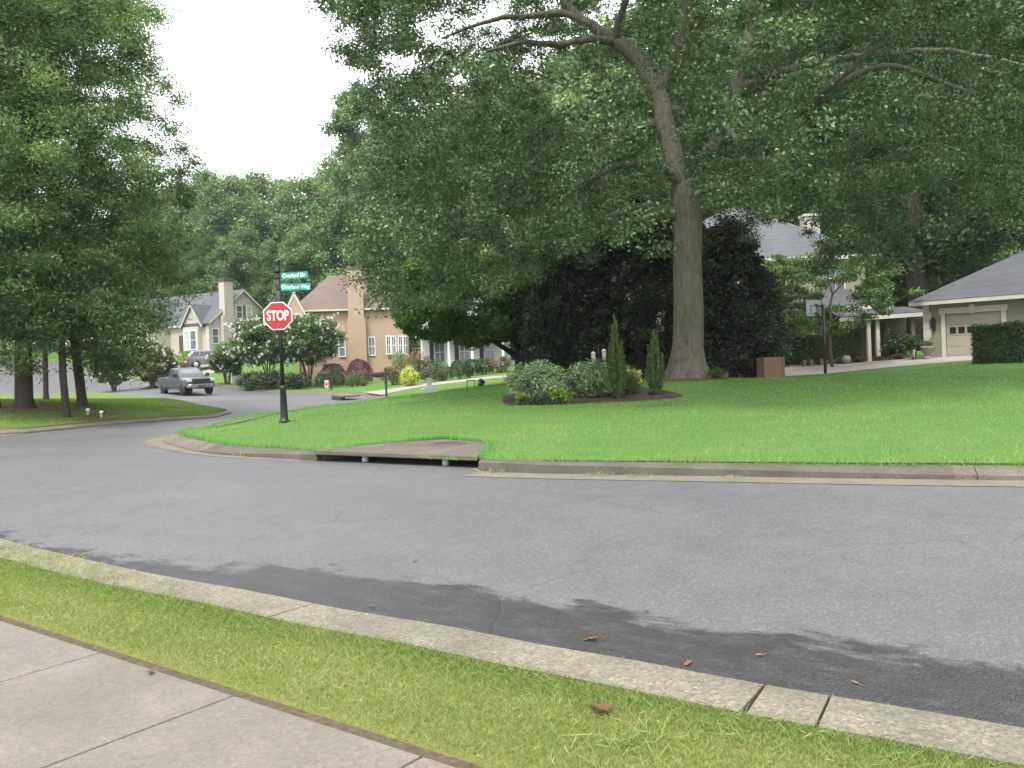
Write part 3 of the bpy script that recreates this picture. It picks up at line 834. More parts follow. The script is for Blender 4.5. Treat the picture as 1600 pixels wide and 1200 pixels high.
def hip_roof(b, x0, x1, y0, y1, ze, apexes, oh=.45, th=.05):
    """hip roof: apexes = one or two ridge points (x, y, z)"""
    x0 -= oh; x1 += oh; y0 -= oh; y1 += oh
    A = [(x0, y0, ze), (x1, y0, ze), (x1, y1, ze), (x0, y1, ze)]
    if len(apexes) == 1:
        b.add(A + [apexes[0]], [(0, 1, 4), (1, 2, 4), (2, 3, 4), (3, 0, 4), (3, 2, 1, 0)])
    else:
        p, q = apexes
        if abs(p[0] - q[0]) > abs(p[1] - q[1]): fs = [(0, 1, 5, 4), (1, 2, 5), (2, 3, 4, 5), (3, 0, 4)]
        else: fs = [(0, 1, 4), (1, 2, 5, 4), (2, 3, 5), (3, 0, 4, 5)]
        b.add(A + [p, q], fs + [(3, 2, 1, 0)])
def eaves(x0, x1, y0, y1, ze, oh=.45, h=.2):
    b = MB()
    x0 -= oh - .02; x1 += oh - .02; y0 -= oh - .02; y1 += oh - .02
    b.box(x0, x1, y0, y0 + .09, ze - h, ze - .004); b.box(x0, x1, y1 - .09, y1, ze - h, ze - .004)
    b.box(x0, x0 + .09, y0 + .09, y1 - .09, ze - h, ze - .004); b.box(x1 - .09, x1, y0 + .09, y1 - .09, ze - h, ze - .004)
    b.box(x0 + .09, x1 - .09, y0 + .09, y1 - .09, ze - .06, ze - .006)
    return b
def rake(b, p, q, y0, y1, wd=.2):
    """sloping trim board between two xz points"""
    d = Vector((q[0] - p[0], q[1] - p[1])).normalized(); n = Vector((-d.y, d.x))
    if n.y > 0: n = -n
    b.prism([p, q, (q[0] + n.x * wd, q[1] + n.y * wd), (p[0] + n.x * wd, p[1] + n.y * wd)], y0, y1, 'y')

def beige_house():
    C = P(328, 553, 84); a = R(60)
    h = thing('house', 'beige stucco house with grey gabled roof and tall chimney on the far bank', 'house', C, a)
    LX, LY, ZE, ZR = 9.1, 13.5, 3.3, 6.75
    b = MB().box(0, LX, .0, LY, -2, ZE)
    b.prism([(0, ZE), (LX, ZE), (LX / 2, ZR)], 0, LY, 'y')
    b.box(-2.2, 0, 6.2, 12.0, -2, ZE)                                  # garage wing body
    b.prism([(6.2, ZE), (12.0, ZE), (9.1, 6.1)], -2.2, LX / 2 - .4, 'x')
    b.box(-.55, 0, 1.05, 3.35, -.3, 2.9)                               # bay
    b.prism([(.75, ZE - .2), (3.65, ZE - .2), (2.2, 5.1)], -.25, 2.2, 'x')
    b.build('wall', M['stucco_beige'], h)
    r = MB()
    gable_wall_roof(r, 0, LX, 0, LY, ZE, ZR, 'y', .3)
    gable_wall_roof(r, -2.2, LX / 2 - .5, 6.2, 12.0, ZE, 6.1, 'x', .25, .17)
    gable_wall_roof(r, -.25, 2.4, .75, 3.65, ZE - .2, 5.1, 'x', .22, .15)
    r.build('roof', M['shingle_grey'], h)
    t = MB()
    for (x0, x1, zr, y) in ((-.3, LX + .3, ZR, -.33),):
        s = (ZR - ZE) / (LX / 2); e = ZE - .3 * s
        rake(t, (x0, e + .14), (LX / 2, ZR + .16), y, y + .05); rake(t, (x1, e + .14), (LX / 2, ZR + .16), y, y + .05)
    def rake_x(y0, y1, ze, zr, x, oh):
        ym = (y0 + y1) / 2; s = (zr - ze) / (ym - y0); e = ze - oh * s
        for ya in (y0 - oh, y1 + oh):
            t.prism([(ya, e + .14), (ym, zr + .16), (ym, zr - .06), (ya, e - .08)], x - .05, x, 'x')
    rake_x(6.2, 12.0, ZE, 6.1, -2.2 - .25, .25)
    rake_x(.75, 3.65, ZE - .2, 5.1, -.25 - .22, .22)
    t.box(-.35, 0, 3.9, 6.0, ZE - .35, ZE - .15)
    t.box(-.05, .35, -.06, -.003, -1, 3.0); t.box(-.06, -.003, -.003, .38, -1, 3.0)
    for k in range(9):
        t.box(-.09, .45 if k % 2 else .3, -.09, -.06, -.6 + k * .4, -.26 + k * .4)
    t.build('trim', M['trim'], h)
    MB().tube([(8.95, -.25, 3.1), (8.95, -.07, 2.8), (8.95, -.07, -.3)], .05, 8).build('downpipe', M['trim'], h)
    c = MB().box(1.35, 2.9, -.62, .0, -2, 4.0).box(1.6, 2.75, -.62, .2, 4.0, 7.6)
    c = c.build('chimney', M['stucco_beige'], h)
    MB().box(1.52, 2.83, -.70, .28, 7.6, 7.95).build('chimney_cap', M['iron'], c)
    window(h, .78, 0, 1.85, .75, 1.5, 'S', M['trim_white'], M['glass'])
    window(h, 4.05, 0, 4.45, .75, 1.35, 'S', M['trim_white'], M['glass'])
    window(h, 5.4, 0, 4.45, .65, 1.35, 'S', M['trim_white'], M['curtain'])
    MB().box(4.52, 4.92, -.05, -.003, 3.75, 5.2).build('shutter', M['shutter'], h)
    window(h, -.55, 1.75, 1.5, .85, 1.9, 'W', M['trim_white'], M['glass'])
    window(h, -.55, 2.75, 1.5, .85, 1.9, 'W', M['trim_white'], M['curtain'])
    MB().box(-.1, 0, 3.75, 4.6, -.2, 2.1).build('door', M['door'], h)
    MB().box(-2.27, -2.2, 6.8, 11.4, -1.2, 1.3).build('garage_door', M['garage'], h)
    MB().box(-2.40, -2.22, 6.35, 6.55, 1.45, 1.95).build('wall_lamp', M['black'], h)
beige_house()

def tan_house():
    a = R(10); C = P(468, 597, 68)
    h = thing('house', 'tan lap sided house with brown hip roof behind the stop sign', 'house', C, a)
    k = 68 / FPX
    def X(px): return (uv(px, 540)[0] - uv(468, 540)[0]) * k / math.cos(a) * 1.035
    Xr = X(632); D = 11; ZE = 6.05; ZB = -2
    b = MB().box(0, Xr, 0, D, ZB, ZE - .02)
    b.build('wall', M['tan_siding'], h)
    r = MB(); hip_roof(r, 0, Xr, 0, D, ZE, [(X(513), 4.6, 9.35), (X(575), 4.6, 9.35)], .42)
    r.prism([(X(448), 5.35), (X(466), 7.35), (X(484), 5.35)], -.9, 3.5, 'y')
    r.build('roof', M['shingle_brown'], h)
    eaves(0, Xr, 0, D, ZE, .42).build('fascia', M['trim'], h)
    for q in (446.5, 485.5):
        t = MB(); rake(t, (X(q), 5.30), (X(466) + (.01 if q > 466 else -.01), 7.5), -1.0, -.9, .16); t.build('trim_board', M['trim'], h)
    for x in (.12, Xr - .12): MB().tube([(x, -.30, 5.9), (x, -.06, 5.6), (x, -.06, -.3)], .045, 8).build('downpipe', M['trim'], h)
    MB().prism([(X(450), 5.3), (X(466), 7.15), (X(482), 5.3)], -.95, -.902, 'y').build('gable', M['tan_siding'], h)
    c = MB().box(X(541), X(568), -.62, .5, ZB, 5.2).box(X(543), X(566), -.60, .6, 5.2, 9.3)
    c = c.build('chimney', M['tan_siding'], h)
    MB().box(X(542), X(567), -.66, .66, 9.3, 9.55).build('chimney_cap', M['iron'], c)
    def wz(py, px=560): return (uv(px, py)[1] - uv(468, 597)[1]) * k * 1.03
    def win(p0, p1, q0, q1, rails=(.5,), bars=()):
        window(h, (X(p0) + X(p1)) / 2, 0, (wz(q0, p0) + wz(q1, p0)) / 2, X(p1) - X(p0) - .12, wz(q0, p0) - wz(q1, p0) - .12, 'S', M['trim_white'], M['glass'], rails, bars)
    win(613, 625, 488, 507)
    win(571, 581, 528, 557, (.5,), (.5,)); win(527, 537, 530, 559)
    for p in (597.5, 605.5, 615.5, 623): win(p, p + 7, 526.5, 555, (.5,), (.5,))
    MB().box(X(600), X(605), -.05, -.003, wz(563), wz(560)).build('vent', M['iron'], h)
tan_house()

def white_house():
    C = P(655, 580, 66)
    h = thing('house', 'white sided house with a columned porch behind the dark spreading tree', 'house', C, R(-4))
    MB().box(0, 12.5, 2.2, 11, -1.5, 5.6).build('wall', M['white_siding'], h)
    r = MB(); gable_wall_roof(r, 0, 12.5, 2.2, 11, 5.6, 8.6, 'x', .4); r.prism([(-.2, 3.0), (2.3, 3.75), (2.3, 3.85), (-.2, 3.12)], -.3, 12.8, 'x')
    r.build('roof', M['shingle_grey'], h)
    MB().box(-.2, 12.7, -.15, 2.2, -.6, .12).build('porch_floor', M['gutter'], h)
    MB().box(-.25, 12.75, -.1, .12, 2.7, 2.98).build('beam', M['trim_white'], h)
    for k, x in enumerate((.3, 2.5, 4.4, 6.9, 9.4, 12.0)):
        MB().lathe([(.17, .12), (.17, .3), (.12, .36), (.10, 2.6), (.16, 2.66), (.16, 2.7)], 12, xf=Matrix.Translation((x, 0, 0))).build('column', M['trim_white'], h)
    for x in (1.4, 3.5, 5.6, 8.2, 10.6):
        window(h, x, 2.2, 1.5, .8, 1.7, 'S', M['trim_white'], M['glass'], (.5,), (.5,))
        MB().box(x - .85, x - .5, 2.13, 2.197, .6, 2.4).build('shutter', M['black'], h)
    for x in (1.4, 4.6, 7.8, 10.8):
        window(h, x, 2.2, 4.4, .8, 1.3, 'S', M['trim_white'], M['glass_dark'], (.5,), (.5,))
    # small white railing beside it
    f = thing('railing', 'low white railing between the tan house and the white house', 'railing', P(645, 560, 74), R(4))
    b = MB().box(0, 2.4, -.03, .03, .85, .95).box(0, 2.4, -.03, .03, .1, .18)
    for k in range(9): b.box(k * .3 - .02, k * .3 + .02, -.02, .02, -.5 if k % 4 == 0 else .18, 1.05 if k % 4 == 0 else .85)
    b.build('rails', M['trim_white'], f)
white_house()

def green_house():
    """the two-storey house behind the oak, with its lower roof and breezeway"""
    h = thing('house', 'greenish beige two storey house with dark hip roof behind the oak', 'house', (7.5, 46, .75))
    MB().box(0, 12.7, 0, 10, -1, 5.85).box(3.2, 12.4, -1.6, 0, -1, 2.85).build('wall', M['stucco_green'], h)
    r = MB(); hip_roof(r, 0, 12.7, 0, 10, 5.9, [(6.5, 4.0, 9.75), (6.9, 5.2, 9.75)], .5)
    r.build('roof', M['shingle_grey'], h)
    eaves(0, 12.7, 0, 10, 5.9, .5, .26).build('fascia', M['trim'], h)
    b = MB().add([(2.9, -2.15, 2.9), (13.2, -2.15, 2.9), (13.2, 0, 2.9), (2.9, 0, 2.9), (3.2, -.02, 4.0), (11.6, -.02, 4.0)], [(0, 1, 5, 4), (1, 2, 5), (2, 3, 4, 5), (3, 0, 4), (3, 2, 1, 0)])
    b.build('lower_roof', M['shingle_dark'], h)
    MB().box(2.9, 13.2, -2.17, -2.06, 2.66, 2.895).box(13.1, 13.2, -2.05, -.02, 2.66, 2.895).box(3.0, 13.1, -2.05, -.02, 2.82, 2.893).build('fascia', M['trim'], h)
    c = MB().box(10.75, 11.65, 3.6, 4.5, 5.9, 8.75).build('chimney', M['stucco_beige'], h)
    MB().box(10.68, 11.72, 3.53, 4.57, 8.75, 8.9).build('chimney_cap', M['trim'], c)
    for x in (2.2, 5.0, 8.2, 11.0): window(h, x, 0, 4.6, .95, 1.4, 'S', M['trim'], M['glass_dark'], (.5,), (.5,))
    window(h, 5.1, -1.6, 1.35, 1.0, 1.5, 'S', M['trim'], M['curtain'], (.5,), (.5,))
    window(h, 8.7, -1.6, 1.45, 1.0, 1.5, 'S', M['trim'], M['glass_dark'], (.5,), (.5,))
    for x in (.15, 12.5): MB().tube([(x, -.35, 5.75), (x, -.07, 5.4), (x, -.07, -.2)], .05, 8).build('downpipe', M['trim'], h)
    for x in (4.0, 6.5, 10.35, 12.1): MB().box(x - .1, x + .1, -1.65, -1.603, -.4, 2.6).build('pilaster', M['trim'], h)
    # dark shield shaped number plaque
    MB().prism([(9.75, 1.35), (10.2, 1.35), (10.2, 1.7), (9.97, 1.95), (9.75, 1.7)], -1.64, -1.603, 'y').build('plaque', M['black'], h)
    # breezeway to the garage
    z = .75
    bw = thing('breezeway', 'low covered breezeway joining the house to the garage', 'breezeway', (17.4, 42.6, .72))
    b = MB().add([(-.2, -.3, 2.3), (4.1, -.9, 2.42), (4.1, 1.5, 2.8), (-.2, 1.5, 2.8), (-.2, -.3, 2.2), (4.1, -.9, 2.32), (4.1, 1.5, 2.7), (-.2, 1.5, 2.7)],
                 [(0, 1, 2, 3), (7, 6, 5, 4), (0, 4, 5, 1), (1, 5, 6, 2), (2, 6, 7, 3), (3, 7, 4, 0)])
    b.build('roof', M['shingle_dark'], bw)
    MB().add([(-.25, -.34, 2.06), (4.12, -.95, 2.18), (4.12, -.95, 2.38), (-.25, -.34, 2.26), (-.25, -.30, 2.06), (4.12, -.91, 2.18), (4.12, -.91, 2.38), (-.25, -.30, 2.26)],
             [(0, 1, 2, 3), (7, 6, 5, 4), (0, 4, 5, 1), (2, 6, 7, 3), (1, 5, 6, 2), (0, 3, 7, 4)]).build('fascia', M['trim'], bw)
    for x in (1.25, 1.72, 3.55): MB().box(x - .09, x + .09, -.35, -.17, -.2, 2.1).build('post', M['trim'], bw)
    MB().box(-.1, 4.0, 1.3, 1.45, -.5, 2.6).build('back_wall', M['stucco_green'], bw)
    MB().box(1.98, 2.85, 1.24, 1.298, -.1, 1.95).build('door', M['door'], bw)
    return h
green_house()

def garage():
    z = .78
    g = thing('garage', 'beige garage with grey hip roof at the right edge', 'garage', (19.85, 38.95, z), R(-52.3))
    L, D, ZE = 7.2, 6.6, 2.72
    b = MB()      # front wall with a door opening
    b.box(0, .98, 0, .2, -.6, ZE); b.box(3.42, L, 0, .2, -.6, ZE); b.box(.98, 3.42, 0, .2, 2.06, ZE)
    b.box(0, .2, .2, D, -.6, ZE); b.box(L - .2, L, .2, D, -.6, ZE); b.box(.2, L - .2, D - .2, D, -.6, ZE)
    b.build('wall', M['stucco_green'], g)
    r = MB(); hip_roof(r, 0, L, 0, D, ZE, [(3.3, 3.3, 4.95), (3.9, 3.3, 4.95)], .5); r.build('roof', M['shingle_dark'], g)
    eaves(0, L, 0, D, ZE, .5, .2).build('fascia', M['trim'], g)
    t = MB()
    t.box(.80, .98, -.05, .02, -.3, 2.06); t.box(3.42, 3.60, -.05, .02, -.3, 2.06); t.box(.72, 3.68, -.07, .02, 2.06, 2.33); t.box(2.08, 2.32, -.10, .02, 2.03, 2.42)
    t.build('door_surround', M['trim'], g)
    for s in (0, 1):
        t = MB()
        for k in range(7):
            w = .34 if k % 2 else .26
            t.box(*((-.03, w) if s == 0 else (L - w, L + .03)), -.05, -.003, -.25 + k * .41, .15 + k * .41)
        t.build('quoins', M['trim'], g)
    d = MB()
    for k in range(4): d.box(.98, 3.42, .08, .14, .0 + k * .515, .505 + k * .515)
    dr = d.build('garage_door', M['garage'], g, bevel=.008)
    p = MB()
    for k in range(6):
        x = 1.14 + k * .385
        p.box(x, x + .27, .066, .10, 1.13, 1.42)
    p.build('pane', M['glass_dark'], dr)
    l = MB().box(.40, .56, -.20, -.04, 1.45, 1.85).box(.44, .52, -.06, -.003, 1.3, 1.5); l.lathe([(.10, 1.85), (.0, 2.0)], 8, xf=Matrix.Translation((.48, -.12, 0)))
    l.build('wall_lamp', M['black'], g)
garage()
# ------------------------------------------------------------------ trees
def bez(p, q, r, n=6):
    p, q, r = Vector(p), Vector(q), Vector(r)
    return [p * (1 - t) ** 2 + q * 2 * t * (1 - t) + r * t * t for t in [i / n for i in range(n + 1)]]
def interp_line(pts, rad, s):
    i = min(int(s), len(pts) - 2); f = s - i
    return pts[i].lerp(pts[i + 1], f), rad[i] * (1 - f) + rad[i + 1] * f
def grow(rng, mb, skel, clumps, thin=.010, k=.0045, n=5, rmax=.12, sag=.1):
    """a branch from the nearest fitting point of the skeleton out to each clump; skel = [(pts, radii)]"""
    sp, sr = [], []
    for pts, rad in skel:
        for i in range(len(pts) - 1):
            for f in (0, .5):
                sp.append(pts[i].lerp(pts[i + 1], f)); sr.append(rad[i] * (1 - f) + rad[i + 1] * f)
    sp = list(sp); sr = list(sr); S = np.array([tuple(p) for p in sp]); lim = S[:, 2].max() * .12
    S0 = S.copy()
    order = np.argsort([np.min(((S0 - c) ** 2).sum(1)) for c in clumps])
    for c in np.asarray(clumps)[order]:
        d = c[None] - S
        dist = np.linalg.norm(d, axis=1)
        cost = dist + np.maximum(0, S[:, 2] - c[2] + dist * .25) * .8
        cost[S[:, 2] < lim] += 50
        j = int(np.argmin(cost)); a = sp[j]; L = dist[j]
        if L < .25: continue
        e = Vector(c); m = a.lerp(e, .5) + Vector((rng.normal() * .08 * L, rng.normal() * .08 * L, sag * L))
        r0 = min(rmax, max(sr[j] * .7, thin * .6), thin + k * L * 2 + .004)
        pts = bez(a, m, e, 5)
        rr = [r0 + (thin * .6 - r0) * (t / 5) ** .8 for t in range(6)]
        mb.tube(pts, rr, n, cap=False)
        sp += pts[2:]; sr += rr[2:]; S = np.vstack([S, [tuple(q) for q in pts[2:]]])
def trunk_tube(mb, pts, rad, n=12, flare=1.7, fl_h=.8):
    """trunk with a root flare that is lobed and uneven"""
    mb.tube(pts, rad, n)
def shell_clumps(rng, n, cen, rad, inner=.5, zpow=1.0, squash=None):
    d = unit(rng.normal(size=(n, 3)))
    r = inner + (1 - inner) * rng.uniform(0, 1, n) ** .6
    p = d * r[:, None]
    if squash: p[:, 2] = np.where(p[:, 2] < 0, p[:, 2] * squash, p[:, 2])
    return np.array(cen) + p * np.array(rad)

rng = np.random.default_rng(11)

# ---- the great oak
def oak():
    B = on(1075, 592, 25); B.z -= .05
    t = thing('oak_tree', 'great oak with thick grey trunk spreading over the bright lawn', 'tree', B)
    Q = lambda px, py, Y=25: P(px, py, Y) - B
    tr = [Vector((0, 0, -.3)), Vector((0, 0, .05)), Vector((.0, .01, .45)), Q(1075, 540), Q(1076, 480), Q(1074, 420), Q(1074, 370), Q(1072, 325), Q(1066, 285, 25.1)]
    k = 25 / FPX
    trr = [.80, .72, .56, .47, .445, .43, .43, .46, .40]
    mb = MB()
    # flared, ribbed trunk
    n = 28; rings = []
    fine = []; fr = []
    for i in range(len(tr) - 1):
        for s in range(4):
            fine.append(tr[i].lerp(tr[i + 1], s / 4)); fr.append(trr[i] * (1 - s / 4) + trr[i + 1] * s / 4)
    fine.append(tr[-1]); fr.append(trr[-1])
    for p, r in zip(fine, fr):
        h = max(0, 1 - (p.z + .2) / 1.3)
        ring = []
        for j in range(n):
            a = 2 * PI * j / n
            w_ = 1 + h * h * .28 * math.sin(5 * a + 1.0) + .025 * math.sin(7 * a + p.z * 2.0) + .02 * math.sin(3 * a - p.z)
            ring.append((p.x + math.cos(a) * r * w_, p.y + math.sin(a) * r * w_, p.z))
        rings.append(ring)
    mb.loft(rings)
    limbs = [
        ([Q(1068, 300), Q(1052, 240, 25.3), Q(1040, 190, 25.6), Q(1028, 145, 26), Q(1000, 100, 26.3), Q(962, 66, 26.5), Q(930, 45, 26.8), Q(895, 20, 27), Q(860, -30, 27.2)], [.36, .31, .29, .27, .24, .21, .18, .14, .08]),
        ([Q(962, 66, 26.5), Q(920, 62, 26), Q(870, 70, 25), Q(820, 66, 24), Q(760, 80, 23)], [.15, .12, .10, .08, .04]),
        ([Q(930, 45, 26.8), Q(880, 22, 27), Q(830, 25, 27.5), Q(770, 30, 28), Q(690, 60, 29)], [.14, .12, .10, .08, .03]),
        ([Q(962, 66, 26.5), Q(972, 20, 26), Q(985, -30, 25.5), Q(990, -110, 25)], [.14, .12, .10, .05]),
        ([Q(1072, 300), Q(1052, 276, 24.8), Q(1028, 260, 24.3), Q(995, 254, 23.5), Q(955, 262, 22.5), Q(905, 292, 21.5), Q(850, 330, 21)], [.20, .18, .15, .12, .10, .07, .03]),
        ([Q(1060, 338), Q(1030, 328, 24.5), Q(1000, 322, 23.5), Q(960, 335, 22), Q(900, 360, 21)], [.19, .15, .11, .08, .04]),
        ([Q(1040, 190, 25.6), Q(1010, 195, 27), Q(950, 215, 29), Q(880, 250, 31), Q(780, 300, 33)], [.18, .15, .12, .09, .04]),
        ([Q(1076, 300), Q(1100, 250, 25.2), Q(1125, 200, 25.6), Q(1150, 140, 26), Q(1170, 60, 26.4), Q(1180, -60, 27), Q(1185, -200, 27)], [.30, .26, .24, .21, .18, .13, .05]),
        ([Q(1125, 200, 25.6), Q(1180, 190, 24), Q(1250, 175, 22.5), Q(1300, 130, 21.5), Q(1370, 75, 21), Q(1440, 30, 20.5)], [.17, .14, .12, .10, .08, .04]),
        ([Q(1250, 175, 22.5), Q(1300, 138, 22), Q(1360, 108, 22), Q(1420, 108, 22), Q(1500, 140, 22.5), Q(1570, 160, 23)], [.11, .10, .09, .08, .06, .03]),
        ([Q(1150, 140, 26), Q(1230, 110, 27), Q(1330, 90, 28), Q(1460, 78, 28.5), Q(1540, 90, 29), Q(1620, 104, 29)], [.15, .13, .11, .10, .08, .05]),
        ([Q(1100, 250, 25.2), Q(1130, 255, 27), Q(1200, 250, 30), Q(1290, 270, 32), Q(1380, 265, 33)], [.18, .14, .11, .08, .04]),
        ([Q(1078, 262), Q(1085, 240, 23), Q(1110, 200, 20.5), Q(1130, 190, 18.5), Q(1150, 220, 17)], [.18, .15, .12, .08, .04]),
        ([Q(1028, 145, 26), Q(1060, 60, 26.4), Q(1080, -60, 26.5), Q(1070, -220, 26)], [.19, .16, .12, .05]),
    ]
    for pts, rad in limbs:
        sm = []; sr = []
        for i in range(len(pts) - 1):
            p0 = pts[max(i - 1, 0)]; p1 = pts[i]; p2 = pts[i + 1]; p3 = pts[min(i + 2, len(pts) - 1)]
            for s in range(4):
                u = s / 4
                sm.append(.5 * (2 * p1 + (p2 - p0) * u + (2 * p0 - 5 * p1 + 4 * p2 - p3) * u * u + (3 * p1 - p0 - 3 * p2 + p3) * u ** 3)
                          + Vector(rng.normal(size=3)) * .02)
                sr.append(rad[i] * (1 - u) + rad[i + 1] * u)
        sm.append(pts[-1]); sr.append(rad[-1])
        mb.tube(sm, sr, 9)
    # clumps of foliage: a broad dome round the trunk, cut to the outline of the crown
    n = 16000
    cen = np.array([B.x, B.y, B.z])
    p = shell_clumps(rng, n, (0, 0, 0), (1, 1, 1), .35)
    p = p * np.array([12.2, 12.5, 8.5]) + cen + np.array([-.3, 0, 9.6])
    # hanging skirt on the left, where the low branches reach down
    sk = np.stack([rng.uniform(-7.5, 2.0, 900), rng.uniform(18, 29, 900), rng.uniform(3.0, 9.5, 900)], 1)
    cu = P(1330, 350, 29); cz = np.stack([rng.uniform(cu.x - 3.4, cu.x + 3, 500), rng.uniform(26, 33, 500), rng.uniform(4.6, 8, 500)], 1); sk = np.vstack([sk, cz])
    p = np.vstack([sk, p])
    q = pix(p)
    crown = [(508, -900), (508, 30), (520, 70), (560, 110), (545, 150), (572, 215), (575, 270), (560, 330), (548, 400), (552, 440), (578, 452), (600, 478), (628, 480), (690, 480), (740, 455), (760, 470), (800, 440),
             (830, 445), (850, 400), (900, 405), (930, 370), (990, 380), (1045, 330), (1046, 300), (1096, 296), (1100, 318), (1140, 312), (1180, 330), (1200, 350), (1225, 320), (1262, 318), (1291, 322), (1294, 390), (1310, 415), (1340, 405), (1385, 380), (1400, 330), (1480, 300), (1560, 330), (1700, 320), (1900, 280), (1900, -900)]
    ok = inside(crown, q) & (p[:, 1] > 13.5)
    for hole in ([(825, 95), (905, 85), (1000, 180), (985, 215), (880, 200), (830, 150)], [(590, 110), (680, 60), (720, 90), (640, 130)], [(900, 18), (960, 15), (952, 60), (915, 40)],
                 [(500, 120), (560, 110), (600, 180), (560, 205), (500, 170)]):
        ok &= ~inside(hole, q)
    ok &= ~((np.hypot(p[:, 0] - B.x, p[:, 1] - B.y) < 1.3) & (p[:, 2] < 7.5))
    # keep the front of the trunk and of the main fork in sight
    fr = inside([(1035, 300), (1108, 300), (1110, 610), (1030, 610)], q) | (inside([(1000, 95), (1045, 130), (1075, 230), (1095, 300), (1050, 300), (1035, 200), (985, 120)], q) & (p[:, 1] < 26))
    fr |= inside([(860, 20), (960, 50), (1010, 95), (1000, 125), (930, 80), (860, 45)], q) & (p[:, 1] < 27)
    fr |= inside([(1280, 150), (1370, 65), (1450, 95), (1600, 85), (1600, 120), (1440, 118), (1360, 130)], q) & (p[:, 1] < 24) & (rng.uniform(size=len(p)) < .75)
    ok &= ~fr
    out_of_frame = (q[:, 1] < -60) | (q[:, 0] > 1680)
    ok &= ~out_of_frame | (rng.uniform(size=len(p)) < .9)
    p = p[ok]
    # boughs kept apart from each other, so that dark gaps lie between them
    bo = []
    for c in p:
        if all((c[0] - b_[0]) ** 2 + (c[1] - b_[1]) ** 2 + 2.2 * (c[2] - b_[2]) ** 2 > 1.9 ** 2 for b_ in bo): bo.append(c)
    bo = np.array(bo); print('oak boughs', len(bo))
    bs = rng.uniform(.75, 1.35, len(bo))
    idx = np.repeat(np.arange(len(bo)), 7)
    d = unit(rng.normal(size=(len(idx), 3))) * rng.uniform(.25, 1, (len(idx), 1)) ** .5
    d[:, 2] -= .35 * np.hypot(d[:, 0], d[:, 1]) ** 2
    p = bo[idx] + d * bs[idx][:, None] * np.array([1.15, 1.15, .62])
    q = pix(p); ok = inside(crown, q) | ((rng.uniform(size=len(p)) < .3) & (q[:, 0] > 640))
    ok &= ~inside([(1044, 305), (1100, 305), (1105, 600), (1030, 600)], q)
    q = pix(p)
    for li, wpx, pr in ((0, 22, .66), (1, 16, .62), (2, 15, .6), (3, 15, .6), (4, 13, .5), (5, 13, .6), (7, 14, .25), (8, 14, .4), (9, 16, .72), (10, 16, .72), (13, 14, .3)):
        pts = np.array([tuple(x + B) for x in limbs[li][0]]); lp = pix(pts)
        for a_, b_, ya, yb in zip(lp[:-1], lp[1:], pts[:-1, 1], pts[1:, 1]):
            near = dseg(q, np.array([a_, b_])) < wpx * 22 / p[:, 1]
            ok &= ~(near & (p[:, 1] < max(ya, yb) + .6) & (rng.uniform(size=len(p)) < pr))
    for hole in ([(830, 90), (905, 85), (990, 175), (975, 205), (880, 190), (835, 140)], [(905, 22), (955, 22), (950, 58), (915, 40)], [(600, 110), (650, 80), (690, 90), (640, 120)], [(1125, 40), (1140, 40), (1140, 70), (1125, 70)], [(680, 10), (720, 5), (715, 40), (690, 35)]):
        ok &= ~inside(hole, q)
    p = p[ok]; rad = rng.uniform(.34, .62, len(p)) * bs[idx][ok] ** .5
    skel = [([Vector(x) for x in pts], rr) for pts, rr in limbs]
    sub = np.vstack([bo, p[rng.permutation(len(p))[:500]]])
    grow(rng, mb, skel, sub - cen, thin=.008, k=.0035, n=4, rmax=.06, sag=.1)
    mb.build('trunk', M['bark_oak'], t, fix=False)
    v, tone = leaf_cloud(rng, p - cen, rad, 190, .094, .055, up=.75, out=.4, shell=.6, flat=.6, ragged=.36)
    npmesh('crown', v, 4, tone, M['leaf_oak'], t)
    return t
oak()

